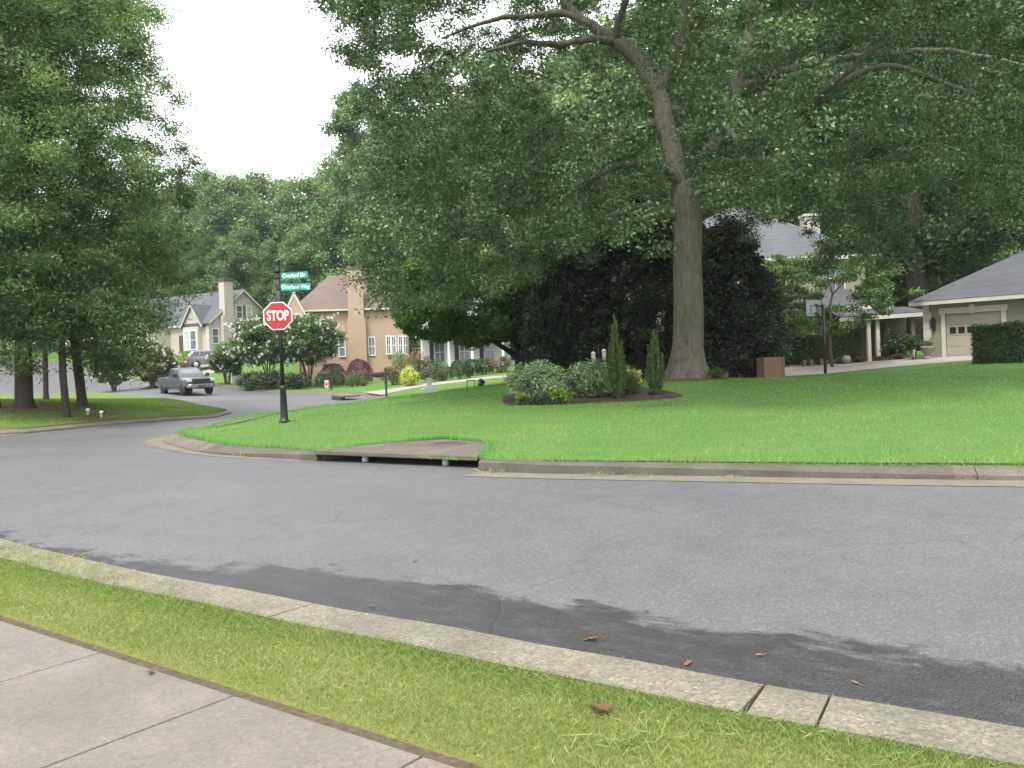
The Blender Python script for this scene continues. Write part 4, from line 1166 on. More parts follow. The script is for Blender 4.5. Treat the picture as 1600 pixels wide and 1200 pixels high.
# ---- the group of willow oaks at the left
def left_trees():
    outline = [(-900, -900), (240, -900), (272, -40), (300, 30), (326, 75), (332, 130), (318, 180), (330, 205), (300, 232), (312, 270), (296, 330), (318, 380), (285, 420), (296, 455), (250, 480), (262, 520), (232, 548),
               (268, 590), (235, 606), (150, 590), (60, 600), (-900, 620)]
    labels = ['tall tree with the thickest trunk in the left grove', 'slender young tree between the two thicker trunks of the left grove',
              'leaning tree at the right end of the left grove', 'tree cut by the left edge of the photo beside the grove', 'tree standing behind the left grove']
    spec = [  # px, py, Y, trunk radius, lean, height, crown radius, crown base, clumps
        (38, 637, 27, .25, (.2, 0), 19, 5.6, 2.6, 400), (103, 640, 26, .10, (-.1, 0), 11, 2.6, 2.2, 90), (128, 631, 28.5, .145, (-.35, .1), 18.5, 5.6, 1.5, 460),
        (-8, 637, 26.5, .14, (-.3, 0), 17, 4.8, 2.6, 260), (72, 620, 36, .10, (.2, 0), 20, 5.0, 3, 200)]
    for i, (px, py, Y, r, ln, H, cr, cb, nc) in enumerate(spec):
        B = on(px, py, Y); B.z -= .03
        t = thing('willow_oak', labels[i], 'tree', B, 0, 'willow oaks of the left grove')
        mb = MB()
        pts = [Vector((0, 0, -.25)), Vector((0, 0, .02)), Vector((.0, 0, .35))]
        rad = [r * 1.7, r * 1.45, r * 1.12]
        for k in range(1, 10):
            f = k / 9
            pts.append(Vector((ln[0] * f * 4 + rng.normal() * .06, ln[1] * f * 4 + rng.normal() * .06, .35 + (H * .9 - .35) * f)))
            rad.append(r * (1 - f) ** .8 + .02)
        mb.tube(pts, rad, 14)
        cen = np.array([B.x, B.y, B.z])
        n = nc * 14
        z = rng.uniform(0, 1, n)
        prof = np.interp(z, [0, .1, .3, .55, .8, 1], [.55, .85, 1, .9, .6, .12])
        a = rng.uniform(0, 2 * PI, n); rr = cr * prof * np.sqrt(rng.uniform(.05, 1, n))
        c = np.stack([np.cos(a) * rr + ln[0] * z * 4, np.sin(a) * rr + ln[1] * z * 4, cb + (H - cb) * z - rr * .10], 1)
        q = pix(c + cen)
        ok = inside(outline, q)
        ok &= ~((q[:, 1] > 535) & (rng.uniform(size=n) < .45) & (q[:, 0] < 140))
        for hole in ([(85, 95), (120, 90), (118, 125), (90, 122)], [(185, 185), (235, 195), (240, 225), (190, 215)], [(75, 318), (100, 318), (98, 335), (75, 335)]):
            ok &= ~inside(hole, q)
        c = c[ok][:nc]
        lim = [(pts[2:], rad[2:])]
        grow(rng, mb, lim, c[:int(len(c) * .7)], thin=.010, k=.0045, n=4, rmax=.07, sag=.12)
        mb.build('trunk', M['bark_dark'], t, fix=False)
        rd = rng.uniform(.5, 1.0, len(c))
        v, tone = leaf_cloud(rng, c, rd, 300, .15, .05, up=.6, out=.3, shell=.6, flat=.62, ragged=.5)
        npmesh('crown', v, 4, tone, M['leaf_left'], t)
left_trees()

# ---- generic broad-leaved trees, a few shapes, copied for the woods
def wood_tree(name, label, cat, seed, H, cr, cb, nc, per, L, W, leafm, barkm, r=.25, group=None, prof=None, lobes=5, flat=.75, crad=(.9, 1.7)):
    g = np.random.default_rng(seed)
    t = thing(name, label, cat, (0, 0, 0), 0, group)
    mb = MB(); pts = []; rad = []
    for k in range(9):
        f = k / 8
        pts.append(Vector((g.normal() * .12 * f, g.normal() * .12 * f, -.4 + H * .88 * f))); rad.append(r * (1.25 if k == 0 else 1) * (1 - f) ** .75 + .03)
    mb.tube(pts, rad, 10)
    z = g.uniform(0, 1, nc)
    pr = np.interp(z, *(prof or ([0, .12, .35, .6, .85, 1], [.45, .8, 1, .95, .62, .1])))
    a = g.uniform(0, 2 * PI, nc)
    ph = g.uniform(0, 6, 3)
    lob = 1 + .16 * np.sin(lobes * a + ph[0] + z * 5) + .12 * np.sin(3 * a + ph[1] - z * 9)
    rr = cr * pr * lob * (g.uniform(.25, 1, nc) ** .5)
    c = np.stack([np.cos(a) * rr, np.sin(a) * rr, cb + (H - cb) * z], 1)
    grow(g, mb, [(pts, rad)], c[:nc // 2], thin=.02, k=.006, n=4, rmax=.12, sag=.1)
    mb.build('trunk', barkm, t, fix=False)
    v, tone = leaf_cloud(g, c, g.uniform(crad[0], crad[1], nc), per, L, W, up=.6, out=.5, shell=.5, flat=flat, ragged=.3)
    npmesh('crown', v, 4, tone, leafm, t)
    return t
def place(src, first, x, y, s, rz, dz=0, label=None, cat=None, group=None):
    o = src if first else dup(src)
    o.location = (x, y, T(x, y) + dz); o.rotation_euler = (0, 0, rz); o.scale = (s[0], s[0], s[1])
    tag(o, label, cat, group)
    return o
WG = 'trees of the wood behind the houses'
WL = 'tall leafy tree in the dense wood that rises behind the houses'
protos = [wood_tree('broadleaf_tree', WL, 'tree', 21, 21, 5.6, 2.5, 150, 190, .31, .22, M['leaf_wood'], M['bark_mid'], .3, WG),
          wood_tree('broadleaf_tree', WL, 'tree', 22, 23, 4.6, 3, 150, 190, .30, .21, M['leaf_wood'], M['bark_mid'], .28, WG, ([0, .15, .4, .7, .9, 1], [.5, .85, 1, .8, .45, .08])),
          wood_tree('broadleaf_tree', WL, 'tree', 23, 19, 6.2, 2, 160, 190, .31, .23, M['leaf_wood'], M['bark_mid'], .3, WG, ([0, .15, .45, .75, .92, 1], [.5, .9, 1, .85, .55, .15]))]
used = [0, 0, 0]
def wood(px, Y, H, k, dz=-.4, label=WL, group=WG):
    g = rng
    u = (px - 800) / FPX * Y
    hh = (21, 23, 19)[k]; s = H / hh
    place(protos[k], used[k] == 0, u, Y, (s * g.uniform(.92, 1.12), s), g.uniform(0, 6.28), dz, label, 'tree', group); used[k] += 1
# the far wood in the gap under the sky: tops follow the photograph's skyline
def topH(px, py, Y):
    p = P(px, py, Y); return p.z - T(p.x, p.y)
for px, py, Y, k in [(205, 300, 108, 0), (250, 300, 112, 2), (296, 292, 104, 0), (335, 276, 110, 1), (375, 285, 100, 2), (412, 278, 112, 0), (452, 290, 104, 1), (492, 288, 98, 2), (528, 270, 106, 0), (570, 215, 100, 1),
                     (620, 210, 98, 0), (665, 200, 100, 2), (710, 190, 96, 0)]:
    wood(px, Y, topH(px, py, Y) + .5, k)
for px, py, Y, k in [(230, 390, 96, 2), (282, 385, 97, 1), (318, 372, 99, 0), (352, 365, 97, 2), (392, 352, 94, 0), (430, 375, 92, 1), (470, 360, 93, 0), (505, 350, 90, 2), (545, 330, 88, 1), (590, 320, 90, 0), (640, 330, 86, 2)]:
    wood(px, Y, topH(px, py, Y), k)
# behind the left grove, sparse
for px, Y, H, k in [(-220, 80, 20, 0), (-130, 92, 22, 2), (-60, 84, 17, 1), (10, 96, 18, 0), (70, 104, 17, 2), (130, 100, 18, 1), (-330, 70, 20, 2), (-450, 60, 20, 0)]:
    wood(px, Y, H, k)
# the tall dark wood behind the right-hand houses
for px, Y, H, k in [(700, 84, 25, 1), (760, 82, 27, 0), (830, 80, 27, 2), (900, 76, 28, 1), (960, 72, 28, 0), (1030, 70, 29, 2), (1100, 66, 29, 1), (1170, 72, 30, 0), (1240, 66, 29, 2), (1310, 64, 29, 1), (1370, 70, 31, 0),
                     (1500, 60, 28, 2), (1560, 66, 30, 1), (1630, 58, 29, 0), (1700, 62, 29, 2), (1790, 56, 28, 1), (1900, 50, 26, 0), (2050, 46, 26, 2), (1440, 74, 31, 2),
                     (1000, 60, 16, 2), (1390, 58, 13, 2), (1480, 52, 11, 0), (1560, 50, 10, 2), (1660, 48, 11, 0), (900, 62, 17, 0), (1310, 60, 12, 1)]:
    wood(px, Y, H, k)
# a paler tall tree close behind the oak, its crown against the sky
pop = wood_tree('poplar_tree', 'tall pale green poplar showing against the sky beside the oak crown', 'tree', 31, 22, 4.4, 4, 150, 300, .24, .18, M['leaf_wood'], M['bark_mid'], .3, None, ([0, .2, .5, .8, .94, 1], [.6, .9, 1, .8, .5, .1]), crad=(.7, 1.3))
_p = on(585, 590, 86); place(pop, True, _p.x, _p.y, (1.25, topH(585, 140, 86) / 22), 1.0, -.3)
# the vine-hung tree between the two right-hand roofs
vt = wood_tree('vine_tree', 'dark vine hung tree with a thick trunk between house and garage', 'tree', 32, 27, 6.5, 5.5, 170, 200, .30, .2, M['leaf_hedge'], M['bark_dark'], .62)
_p = P(1432, 470, 50); place(vt, True, _p.x, _p.y, (1, 1), .4, -.3)
# the dark spreading tree with bright leaf edges in front of the white house
def spreading_tree():
    B = on(815, 590, 38)
    t = thing('spreading_tree', 'low spreading tree with black forked trunk and bright green leaf edge', 'tree', B)
    Q = lambda px, py, Y=38: P(px, py, Y) - B
    mb = MB(); mb.tube([Vector((0, 0, -.3)), Vector((0, 0, .2)), Q(812, 562), Q(812, 545)], [.36, .30, .24, .22], 12)
    limbs = [([Q(812, 560), Q(790, 545, 37), Q(765, 530, 36), Q(730, 510, 35)], [.16, .12, .09, .05]), ([Q(812, 552), Q(826, 538), Q(832, 515, 38.5), Q(850, 480, 39)], [.14, .11, .08, .04]),
             ([Q(812, 550), Q(800, 520), Q(770, 480, 38.5), Q(740, 450, 39)], [.15, .12, .09, .05]), ([Q(813, 550), Q(815, 500, 39), Q(810, 450, 40)], [.15, .12, .05])]
    for pts, rad in limbs: mb.tube(pts, rad, 8)
    n = 4000
    c = shell_clumps(rng, n, (B.x - 1.7, B.y, B.z + 3.9), (4.9, 4.4, 2.9), .3)
    q = pix(c)
    ok = inside([(610, 430), (640, 400), (900, 400), (870, 560), (842, 545), (800, 540), (770, 528), (745, 538), (700, 534), (668, 528), (640, 520), (618, 490)], q)
    c = c[ok][:300]
    grow(rng, mb, limbs, c[:140] - np.array(B), n=4, rmax=.05)
    mb.build('trunk', M['bark_dark'], t, fix=False)
    v, tone = leaf_cloud(rng, c - np.array(B), rng.uniform(.4, .75, len(c)), 200, .17, .12, up=.8, out=.3, shell=.55, flat=.55)
    npmesh('crown', v, 4, tone, M['leaf_fresh'], t)
spreading_tree()
# understory tree with light leaves in front of the green house
ut = wood_tree('dogwood_tree', 'slight pale leaved dogwood standing before the greenish house', 'tree', 33, 5.4, 3.2, 1.5, 95, 130, .15, .085, M['leaf_shrub'], M['bark_mid'], .06, crad=(.35, .65), flat=.4)
_p = on(1300, 575, 39.5); place(ut, True, _p.x, _p.y, (1, 1.12), .4)
_p = on(1222, 578, 42.5); place(ut, False, _p.x, _p.y, (.8, 1.05), 2.3, 0, 'smaller pale leaved dogwood between the dark evergreens and the greenish house')
# the dark evergreen mass under the oak
def evergreen(px, py, Y, rx, ry, h, seed, label, cut=None):
    B = on(px, py, Y)
    t = thing('dark_evergreen', label, 'tree', B, 0, 'dark evergreens under the oak')
    g = np.random.default_rng(seed); nc = 190
    mb = MB(); pts = [Vector((0, 0, -.3)), Vector((.05, 0, h * .3)), Vector((0, .05, h * .6)), Vector((0, 0, h * .92))]; rad = [.2, .15, .1, .03]
    mb.tube(pts, rad, 8)
    z = g.uniform(0, 1, nc * 3); pr = np.interp(z, [0, .08, .3, .6, .85, 1], [.75, .95, 1, .85, .5, .1]); a = g.uniform(0, 2 * PI, nc * 3); rr = pr * g.uniform(.35, 1, nc * 3) ** .5 * (1 + .22 * np.sin(3 * a + seed) * np.sin(z * 7 + seed)) + np.maximum(0, g.normal(size=nc * 3)) * .12
    c = np.stack([np.cos(a) * rr * rx, np.sin(a) * rr * ry, .25 + (h - .25) * z], 1)[:nc]
    grow(g, mb, [(pts, rad)], c[:50], n=4, rmax=.05)
    mb.build('trunk', M['bark_dark'], t, fix=False)
    v, tone = leaf_cloud(g, c, g.uniform(.25, .62, nc), 300, .13, .065, up=.5, out=.4, shell=.55, flat=.7, ragged=.45)
    npmesh('crown', v, 4, tone, M['leaf_black'], t)
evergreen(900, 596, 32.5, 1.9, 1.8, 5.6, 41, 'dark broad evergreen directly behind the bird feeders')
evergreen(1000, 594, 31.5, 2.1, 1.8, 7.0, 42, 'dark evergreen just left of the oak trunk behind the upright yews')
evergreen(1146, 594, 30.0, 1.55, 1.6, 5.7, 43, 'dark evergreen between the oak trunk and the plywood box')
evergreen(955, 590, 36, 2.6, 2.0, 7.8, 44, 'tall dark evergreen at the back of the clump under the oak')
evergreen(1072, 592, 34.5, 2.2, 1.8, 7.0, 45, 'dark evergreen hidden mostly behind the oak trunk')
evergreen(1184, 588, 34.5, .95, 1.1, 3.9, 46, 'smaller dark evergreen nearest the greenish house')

# ------------------------------------------------------------------ shrubs, hedges, beds
def shrub(name, label, cat, px, py, Y, w, d, h, m, n=2500, L=.09, W=.06, clip=False, group=None, flower=None, nfl=0, fl=.1, stemr=.03, lift=0.0, ball=False, cl=26):
    B = on(px, py, Y); B.z -= .02
    t = thing(name, label, cat, B, 0, group)
    g = np.random.default_rng(sum(map(ord, label)) + int(px * 7 + py))
    mb = MB()
    for k in range(6):
        a = g.uniform(0, 6.28); e = Vector((math.cos(a) * w * .3, math.sin(a) * d * .3, lift + (h - lift) * g.uniform(.5, .8)))
        mb.tube(bez((math.cos(a) * .05, math.sin(a) * .05, -.1), (e.x * .3, e.y * .3, e.z * .6), e, 4), [stemr, stemr * .9, stemr * .7, stemr * .5, stemr * .2], 5, cap=False)
    mb.build('stem', M['bark_dark'], t, fix=False)
    hz = (h - lift)
    if clip:
        dd = unit(g.normal(size=(n, 3)) * np.array([1, 1, 1.0])); dd[:, 2] = np.where(dd[:, 2] < -.45, -dd[:, 2], dd[:, 2])
        pw = 2.0
        r = 1 - np.abs(g.normal(size=n)) * .10
        r *= 1 + .05 * np.sin(dd[:, 0] * 5 + px) * np.sin(dd[:, 1] * 4 + 1) + .03 * np.sin(dd[:, 2] * 9)
        p = dd * r[:, None] * np.array([w / 2, d / 2, hz * .62]) + np.array([0, 0, lift + hz * .38])
        nrm = dd * 1.0 + g.normal(size=(n, 3)) * .55
        tone = np.clip(.5 + g.normal(size=n) * .24, 0, 1)
        v = leafverts(g, p, L, W, nrm)
    else:
        c = shell_clumps(g, cl, (0, 0, lift + hz * .48), (w * .40, d * .40, hz * .42), .45)
        v, tone = leaf_cloud(g, c, g.uniform(.16, .30, cl) * (w * d * hz) ** (1 / 3), max(20, n // cl), L, W, up=.6, out=.5, shell=.5, flat=.8)
    npmesh('foliage', v, 4, tone, m, t)
    if flower:
        dd = unit(g.normal(size=(nfl, 3))); dd[:, 2] = np.abs(dd[:, 2])
        c = dd * np.array([w * .46, d * .46, hz * .52]) * g.uniform(.85, 1.02, (nfl, 1)) + np.array([0, 0, lift + hz * .46])
        v, tone = leaf_cloud(g, c, np.full(nfl, fl), 14, fl * .7, fl * .55, up=.5, out=.6)
        npmesh('flowers', v, 4, tone, flower, t)
    return t
# clipped hedges
def hedge(label, pts, wd, h, n, m='leaf_hedge', loc=None):
    """a clipped hedge along a line of ground points"""
    o = Vector((pts[0][0], pts[0][1], T(*pts[0][:2])))
    t = thing('hedge', label, 'hedge', o, 0)
    g = np.random.default_rng(len(label)); a = np.array([p[:2] for p in pts]); s = np.concatenate([[0], np.cumsum(np.hypot(*np.diff(a, axis=0).T))])
    def at(u, v):  # u along, v: perimeter 0..1 over side, top, side
        x = np.interp(u, s, a[:, 0]); y = np.interp(u, s, a[:, 1]); i = np.clip(np.searchsorted(s, u) - 1, 0, len(a) - 2)
        tt = (a[i + 1] - a[i]); tt = tt / np.hypot(tt[:, 0], tt[:, 1])[:, None]; nv = np.stack([-tt[:, 1], tt[:, 0]], 1)
        per = 2 * h + wd; q = v * per
        off = np.where(q < h, -wd / 2, np.where(q > h + wd, wd / 2, q - h - wd / 2)); z = np.where(q < h, q, np.where(q > h + wd, per - q, h))
        nr = np.where((q < h)[:, None], np.c_[-nv, np.zeros(len(u))], np.where((q > h + wd)[:, None], np.c_[nv, np.zeros(len(u))], np.array([[0, 0, 1.0]])))
        return np.c_[x + nv[:, 0] * off, y + nv[:, 1] * off, z], nr
    u = g.uniform(0, s[-1], n); v = g.uniform(0, 1, n)
    p, nr = at(u, v)
    # end caps
    k = int(n * wd / (s[-1] * 2)); 
    for e, sg in ((0, -1), (s[-1], 1)):
        ue = np.full(k, e); ve = g.uniform(0, 1, k); pe, ne = at(ue, ve)
        ctr = np.array([np.interp(e, s, a[:, 0]), np.interp(e, s, a[:, 1])])
        f = g.uniform(0, 1, k)[:, None]; pe[:, :2] = ctr + (pe[:, :2] - ctr) * f
        tt = (a[-1] - a[-2]) if sg > 0 else (a[0] - a[1]); tt = tt / np.hypot(*tt)
        p = np.vstack([p, pe]); nr = np.vstack([nr, np.tile([tt[0], tt[1], 0], (k, 1))])
    p = p - nr * (np.abs(g.normal(size=len(p))) * .06)[:, None] + g.normal(size=p.shape) * .035
    p += nr * (.05 * np.sin(p[:, 0] * 3.1 + p[:, 2] * 4) * np.sin(p[:, 1] * 2.7 + 1))[:, None]; p[:, 2] += .05 * np.sin(p[:, 0] * 2.1) * np.sin(p[:, 1] * 1.7 + 1)
    zz = TA(p[:, :2]); p[:, 2] += zz - o.z; p[:, :2] -= np.array(o)[:2]
    v = leafverts(g, p, .075, .05, nr + g.normal(size=nr.shape) * .6)
    npmesh('foliage', v, 4, np.clip(.45 + g.normal(size=len(p)) * .25, 0, 1), M[m], t)
    mb = MB()
    for e in np.linspace(.2, s[-1] - .2, max(3, int(s[-1] / .5))):
        x, y = np.interp(e, s, a[:, 0]) - o.x, np.interp(e, s, a[:, 1]) - o.y
        mb.tube([(x, y, T(x + o.x, y + o.y) - o.z - .1), (x, y, h * .85)], [.03, .015], 5)
    mb.build('stem', M['bark_dark'], t)
h0 = on(1500, 563, 31.8)
hedge('square clipped dark hedge in front of the garage door', [on(1532, 566, 31.5)[:2], on(1610, 563, 30.0)[:2], on(1760, 563, 29)[:2]], 1.1, 1.42, 42000)
hedge('low clipped hedge along the greenish house wall', [on(1224, 569, 43.2)[:2], on(1340, 566, 43.0)[:2]], .9, 1.5, 18000)
# ---- flowering crape myrtles and the planting round the tan house
def crape(px, py, Y, w, h, seed, label, m='leaf_shrub', nfl=120, lift=.28):
    B = on(px, py, Y)
    t = thing('crape_myrtle', label, 'shrub', B, 0)
    g = np.random.default_rng(seed); mb = MB(); sk = []
    for k in range(5):
        a = k * 1.256 + g.uniform(-.3, .3); e = Vector((math.cos(a) * w * .22, math.sin(a) * w * .22, h * .62))
        pts = bez((math.cos(a) * .12, math.sin(a) * .12, -.1), (math.cos(a) * .25, math.sin(a) * .25, h * .35), e, 5)
        rad = [.07, .06, .055, .045, .035, .02]; mb.tube(pts, rad, 6, cap=False); sk.append((pts, rad))
    nc = 190
    c = shell_clumps(g, nc, (0, 0, h * (.5 + lift / 2)), (w * .46, w * .42, h * (.5 - lift / 2) * .92), .35)
    c[:, 2] -= .12 * (np.hypot(c[:, 0], c[:, 1]) / w * 2) ** 2 * h * .35
    grow(g, mb, sk, c[:70], thin=.012, n=4, rmax=.03)
    mb.build('stem', M['bark_mid'], t, fix=False)
    v, tone = leaf_cloud(g, c, g.uniform(.3, .6, nc) * w / 5, 130, .17, .11, up=.6, out=.4, shell=.5, flat=.7)
    npmesh('foliage', v, 4, tone, M[m], t)
    f = c[g.permutation(nc)[:nfl % nc + 10]]
    ctr = np.array([0, 0, h * .6]); f = np.repeat(f, 3, 0); f = f + unit(f - ctr) * g.uniform(.2, .5, (len(f), 1)) * w / 6 + g.normal(size=f.shape) * .25
    v, tone = leaf_cloud(g, f, g.uniform(.09, .17, len(f)), 16, .10, .08, up=.4, out=.6)
    npmesh('flowers', v, 4, tone, M['petal_white'], t)
crape(420, 606, 63.3, 6.2, 5.8, 1, 'broad white flowering crape myrtle left of the stop sign post')
crape(483, 607, 63.8, 5.9, 5.9, 2, 'broad white flowering crape myrtle right of the stop sign post')
crape(355, 598, 66, 2.9, 3.1, 3, 'small white flowering crape myrtle beside the charcoal car', nfl=30)
crape(238, 599, 69, 4.2, 3.9, 4, 'pale crape myrtle with sparse white flowers left of the parked charcoal car', 'leaf_olive', 50, .1)
crape(178, 600, 70, 3.4, 3.4, 5, 'white flowered shrub half hidden behind the left grove', 'leaf_shrub', 40, .1)
S = shrub
S('shrub', 'dark low shrub at the left end under the crape myrtles', 'shrub', 392, 607.5, 62.2, 2.4, 2, 1.5, M['leaf_hedge'], 2200, .12, .08)
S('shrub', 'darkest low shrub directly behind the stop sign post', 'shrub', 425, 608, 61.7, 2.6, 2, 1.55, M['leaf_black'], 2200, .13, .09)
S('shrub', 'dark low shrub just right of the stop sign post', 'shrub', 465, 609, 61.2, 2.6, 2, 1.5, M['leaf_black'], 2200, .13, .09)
S('round_shrub', 'wide clipped green mound before the left corner of the tan house', 'shrub', 516, 605, 61.7, 2.3, 2.0, 1.45, M['leaf_hedge'], 3200, .1, .07, True)
S('purple_shrub', 'large round clipped purple leaved shrub before the tan chimney', 'shrub', 562, 602, 63.8, 2.1, 2.0, 2.0, M['leaf_purple'], 3800, .09, .07, True)
S('purple_shrub', 'dark purple mound half hidden behind the clipped green mound', 'shrub', 520, 596, 67.0, 2.2, 2.0, 1.7, M['leaf_purple'], 2600, .09, .07, True)
S('round_shrub', 'small bright green ball in front of the purple shrub', 'shrub', 550, 606, 60.1, 1.1, 1.0, .95, M['leaf_shrub'], 1800, .08, .06, True)
S('round_shrub', 'small loose green shrub right beneath the purple shrub', 'shrub', 568, 606, 60.1, .9, .8, .8, M['leaf_olive'], 1000, .08, .06)
S('yellow_shrub', 'bright yellow variegated shrub by the driveway of the white house', 'shrub', 641, 603.5, 53.5, 1.5, 1.3, 1.35, M['leaf_yellow'], 1500, .13, .10)
S('shrub', 'grey green shrub with coral flowers right behind the black mailbox', 'shrub', 614, 604, 57, 1.7, 1.5, 1.5, M['leaf_olive'], 1800, .10, .07, False, None, M['petal_pink'], 24, .10)
S('shrub', 'blue green bush against the right corner of the tan house', 'shrub', 632, 592, 65, 2.6, 2, 2.5, M['leaf_silver'], 2400, .12, .08)
S('shrub', 'tall shrub with coral flower tips left of the white house porch', 'shrub', 655, 592, 62, 2.2, 2, 2.3, M['leaf_olive'], 2000, .12, .08, False, None, M['petal_pink'], 34, .12)
S('shrub', 'rusty olive shrub beside the yellow variegated one', 'shrub', 672, 600, 55.5, 1.6, 1.3, 1.1, M['leaf_olive'], 1600, .09, .06, False, None, M['petal_pink'], 8, .08)
S('shrub', 'low olive shrub touching the clipped round shrub on its left', 'shrub', 694, 598.5, 55, 1.1, 1.0, .85, M['leaf_olive'], 1200, .09, .06)
S('shrub', 'fresh green shrub behind the rusty olive one', 'shrub', 688, 594, 60, 1.9, 1.4, 1.4, M['leaf_shrub'], 1500, .10, .07)
S('round_shrub', 'nearest clipped round green shrub by the pale driveway', 'shrub', 719, 597, 54.5, 1.55, 1.5, 1.3, M['leaf_hedge'], 3000, .08, .06, True)
S('round_shrub', 'dark clipped ball behind the nearest round shrub', 'shrub', 739, 592, 57.5, 1.5, 1.4, 1.2, M['leaf_hedge'], 2500, .08, .06, True)
S('round_shrub', 'clipped green ball left of the coral flowering hedge', 'shrub', 758, 591, 57, 1.3, 1.3, 1.2, M['leaf_hedge'], 2500, .08, .06, True)
S('shrub', 'loose shrub dotted with coral flowers under the spreading tree', 'shrub', 783, 590, 56.5, 1.8, 1.4, 1.3, M['leaf_olive'], 1800, .09, .06, False, None, M['petal_pink'], 26, .09)
S('shrub', 'green shrub behind the coral flowering one near the dark trunk', 'shrub', 826, 586, 57.5, 2.4, 1.6, 1.5, M['leaf_hedge'], 1800, .10, .07)
S('topiary_shrub', 'bright lime green clipped mound on the bank before the beige house', 'shrub', 292, 570, 77.5, 2.2, 1.9, 1.9, M['leaf_lime'], 3000, .11, .08, True)
S('topiary_shrub', 'bronze brown clipped mound in front of the lime green one', 'shrub', 279, 583, 74, 2.3, 2, 1.5, M['leaf_brown'], 2600, .11, .08, True)
S('shrub', 'grey green loose shrub left of the bronze mound', 'shrub', 248, 587, 73, 3.0, 2.4, 2.4, M['leaf_silver'], 2400, .14, .10)
S('shrub', 'dull green bush at the foot of the beige house wall', 'shrub', 352, 557, 82, 2.6, 1.8, 1.6, M['leaf_shrub'], 1500, .13, .09)
S('shrub', 'low green bush behind the green utility box', 'shrub', 372, 598, 67.5, 1.6, 1.2, 1.1, M['leaf_hedge'], 1200, .11, .08)
# ---- the island bed on the bright lawn
S('silver_shrub', 'large silvery green shrub at the left end of the lawn bed', 'shrub', 840, 632, 19.75, 1.62, 1.2, 1.02, M['leaf_silver'], 8000, .085, .034, False, None, None, 0, .1, .012, 0, False, 46)
S('silver_shrub', 'silvery green shrub in the middle of the bed below the bird feeders', 'shrub', 924, 628, 20.3, 1.4, 1.2, .90, M['leaf_silver'], 6500, .08, .034, False, None, None, 0, .1, .012, 0, False, 40)
S('silver_shrub', 'olive grey shrub tucked behind the taller upright yew', 'shrub', 972, 622, 20.8, 1.05, .9, .78, M['leaf_olive'], 4000, .055, .03, False, None, None, 0, .1, .012, 0, False, 30)
S('lime_plant', 'small lime green plant at the front of the lawn bed', 'plant', 876, 632, 19.05, .6, .35, .40, M['leaf_lime'], 700, .075, .05, False, None, None, 0, .1, .008)
S('lime_plant', 'low lime tuft in front of the large silvery shrub', 'plant', 818, 634, 19.1, .32, .3, .30, M['leaf_lime'], 260, .065, .04, False, None, None, 0, .1, .008)
S('low_shrub', 'dark green low edging plant along the front of the bed', 'plant', 850, 634, 19.0, 1.5, .3, .22, M['leaf_hedge'], 1800, .05, .035, False, None, None, 0, .1, .008)
S('yellow_plant', 'yellow leaved plant between the two upright yews', 'plant', 992, 612, 22.0, .40, .35, .62, M['leaf_yellow'], 350, .08, .05, False, None, None, 0, .1, .008)
S('weed', 'fresh green sprout at the right foot of the oak trunk', 'plant', 1121, 592, 24.2, .55, .4, .38, M['leaf_fresh'], 300, .09, .06, False, None, None, 0, .1, .008)
S('potted_shrub', 'dark round shrub in the urn left of the garage door', 'shrub', 1428, 552, 38.6, 1.15, 1.0, 1.25, M['leaf_hedge'], 2400, .075, .05, False, None, None, 0, .1, .02, .35)
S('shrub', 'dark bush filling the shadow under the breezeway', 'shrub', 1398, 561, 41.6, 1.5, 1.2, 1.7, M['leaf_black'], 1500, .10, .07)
S('low_shrub', 'dark plant beside the wire plant stand on the far litter strip', 'plant', 752, 609, 38.5, .42, .35, .50, M['leaf_hedge'], 420, .06, .04, False, None, None, 0, .1, .008)
def yew(px, py, Y, h, w, seed, label):
    B = on(px, py, Y); t = thing('upright_yew', label, 'shrub', B, 0)
    g = np.random.default_rng(seed); ps = []; ns = []; mb = MB()
    for k in range(22):
        a = g.uniform(0, 6.28); r0 = w * .5 * g.uniform(.0, 1) ** .7
        hh = h * (1 - .42 * (r0 / (w * .5)) ** 1.6) * g.uniform(.82, 1.0)
        if k == 0: r0, hh = .02, h
        f = np.sort(g.uniform(.06, 1, 420)); rad = .055 * (1 - f) ** .5 + .012
        bx = math.cos(a) * r0 * np.minimum(1, f * 2.4 + .12); by = math.sin(a) * r0 * np.minimum(1, f * 2.4 + .12)
        d = unit(g.normal(size=(420, 3))); p = np.c_[bx, by, f * hh] + d * rad[:, None] * g.uniform(.3, 1.1, (420, 1))
        ps.append(p); ns.append(d * .6 + g.normal(size=d.shape) * .4)
        mb.tube([(0, 0, -.05), (math.cos(a) * r0 * .4, math.sin(a) * r0 * .4, hh * .2), (math.cos(a) * r0, math.sin(a) * r0, hh * .5), (math.cos(a) * r0, math.sin(a) * r0, hh * .9)], [.018, .014, .01, .004], 5, cap=False)
    mb.build('stem', M['bark_mid'], t, fix=False)
    p = np.vstack(ps); n = np.vstack(ns)
    nn_ = unit(n); tv = unit(np.array([[0, 0, 1.0]]) + g.normal(size=p.shape) * .35); bt = unit(np.cross(nn_, tv))
    L = g.uniform(.05, .085, (len(p), 1)); W_ = .012
    v = np.empty((len(p), 4, 3)); v[:, 0] = p; v[:, 1] = p + tv * L * .5 + bt * W_; v[:, 2] = p + tv * L; v[:, 3] = p + tv * L * .5 - bt * W_
    npmesh('foliage', v.reshape(-1, 3), 4, np.clip(.45 + g.normal(size=len(p)) * .22, 0, 1), M['leaf_yew'], t)
yew(966, 626, 19.6, 2.04, .38, 1, 'taller upright yew in the lawn bed')
yew(1025, 616, 20.2, 1.62, .43, 2, 'shorter upright yew at the right end of the lawn bed')
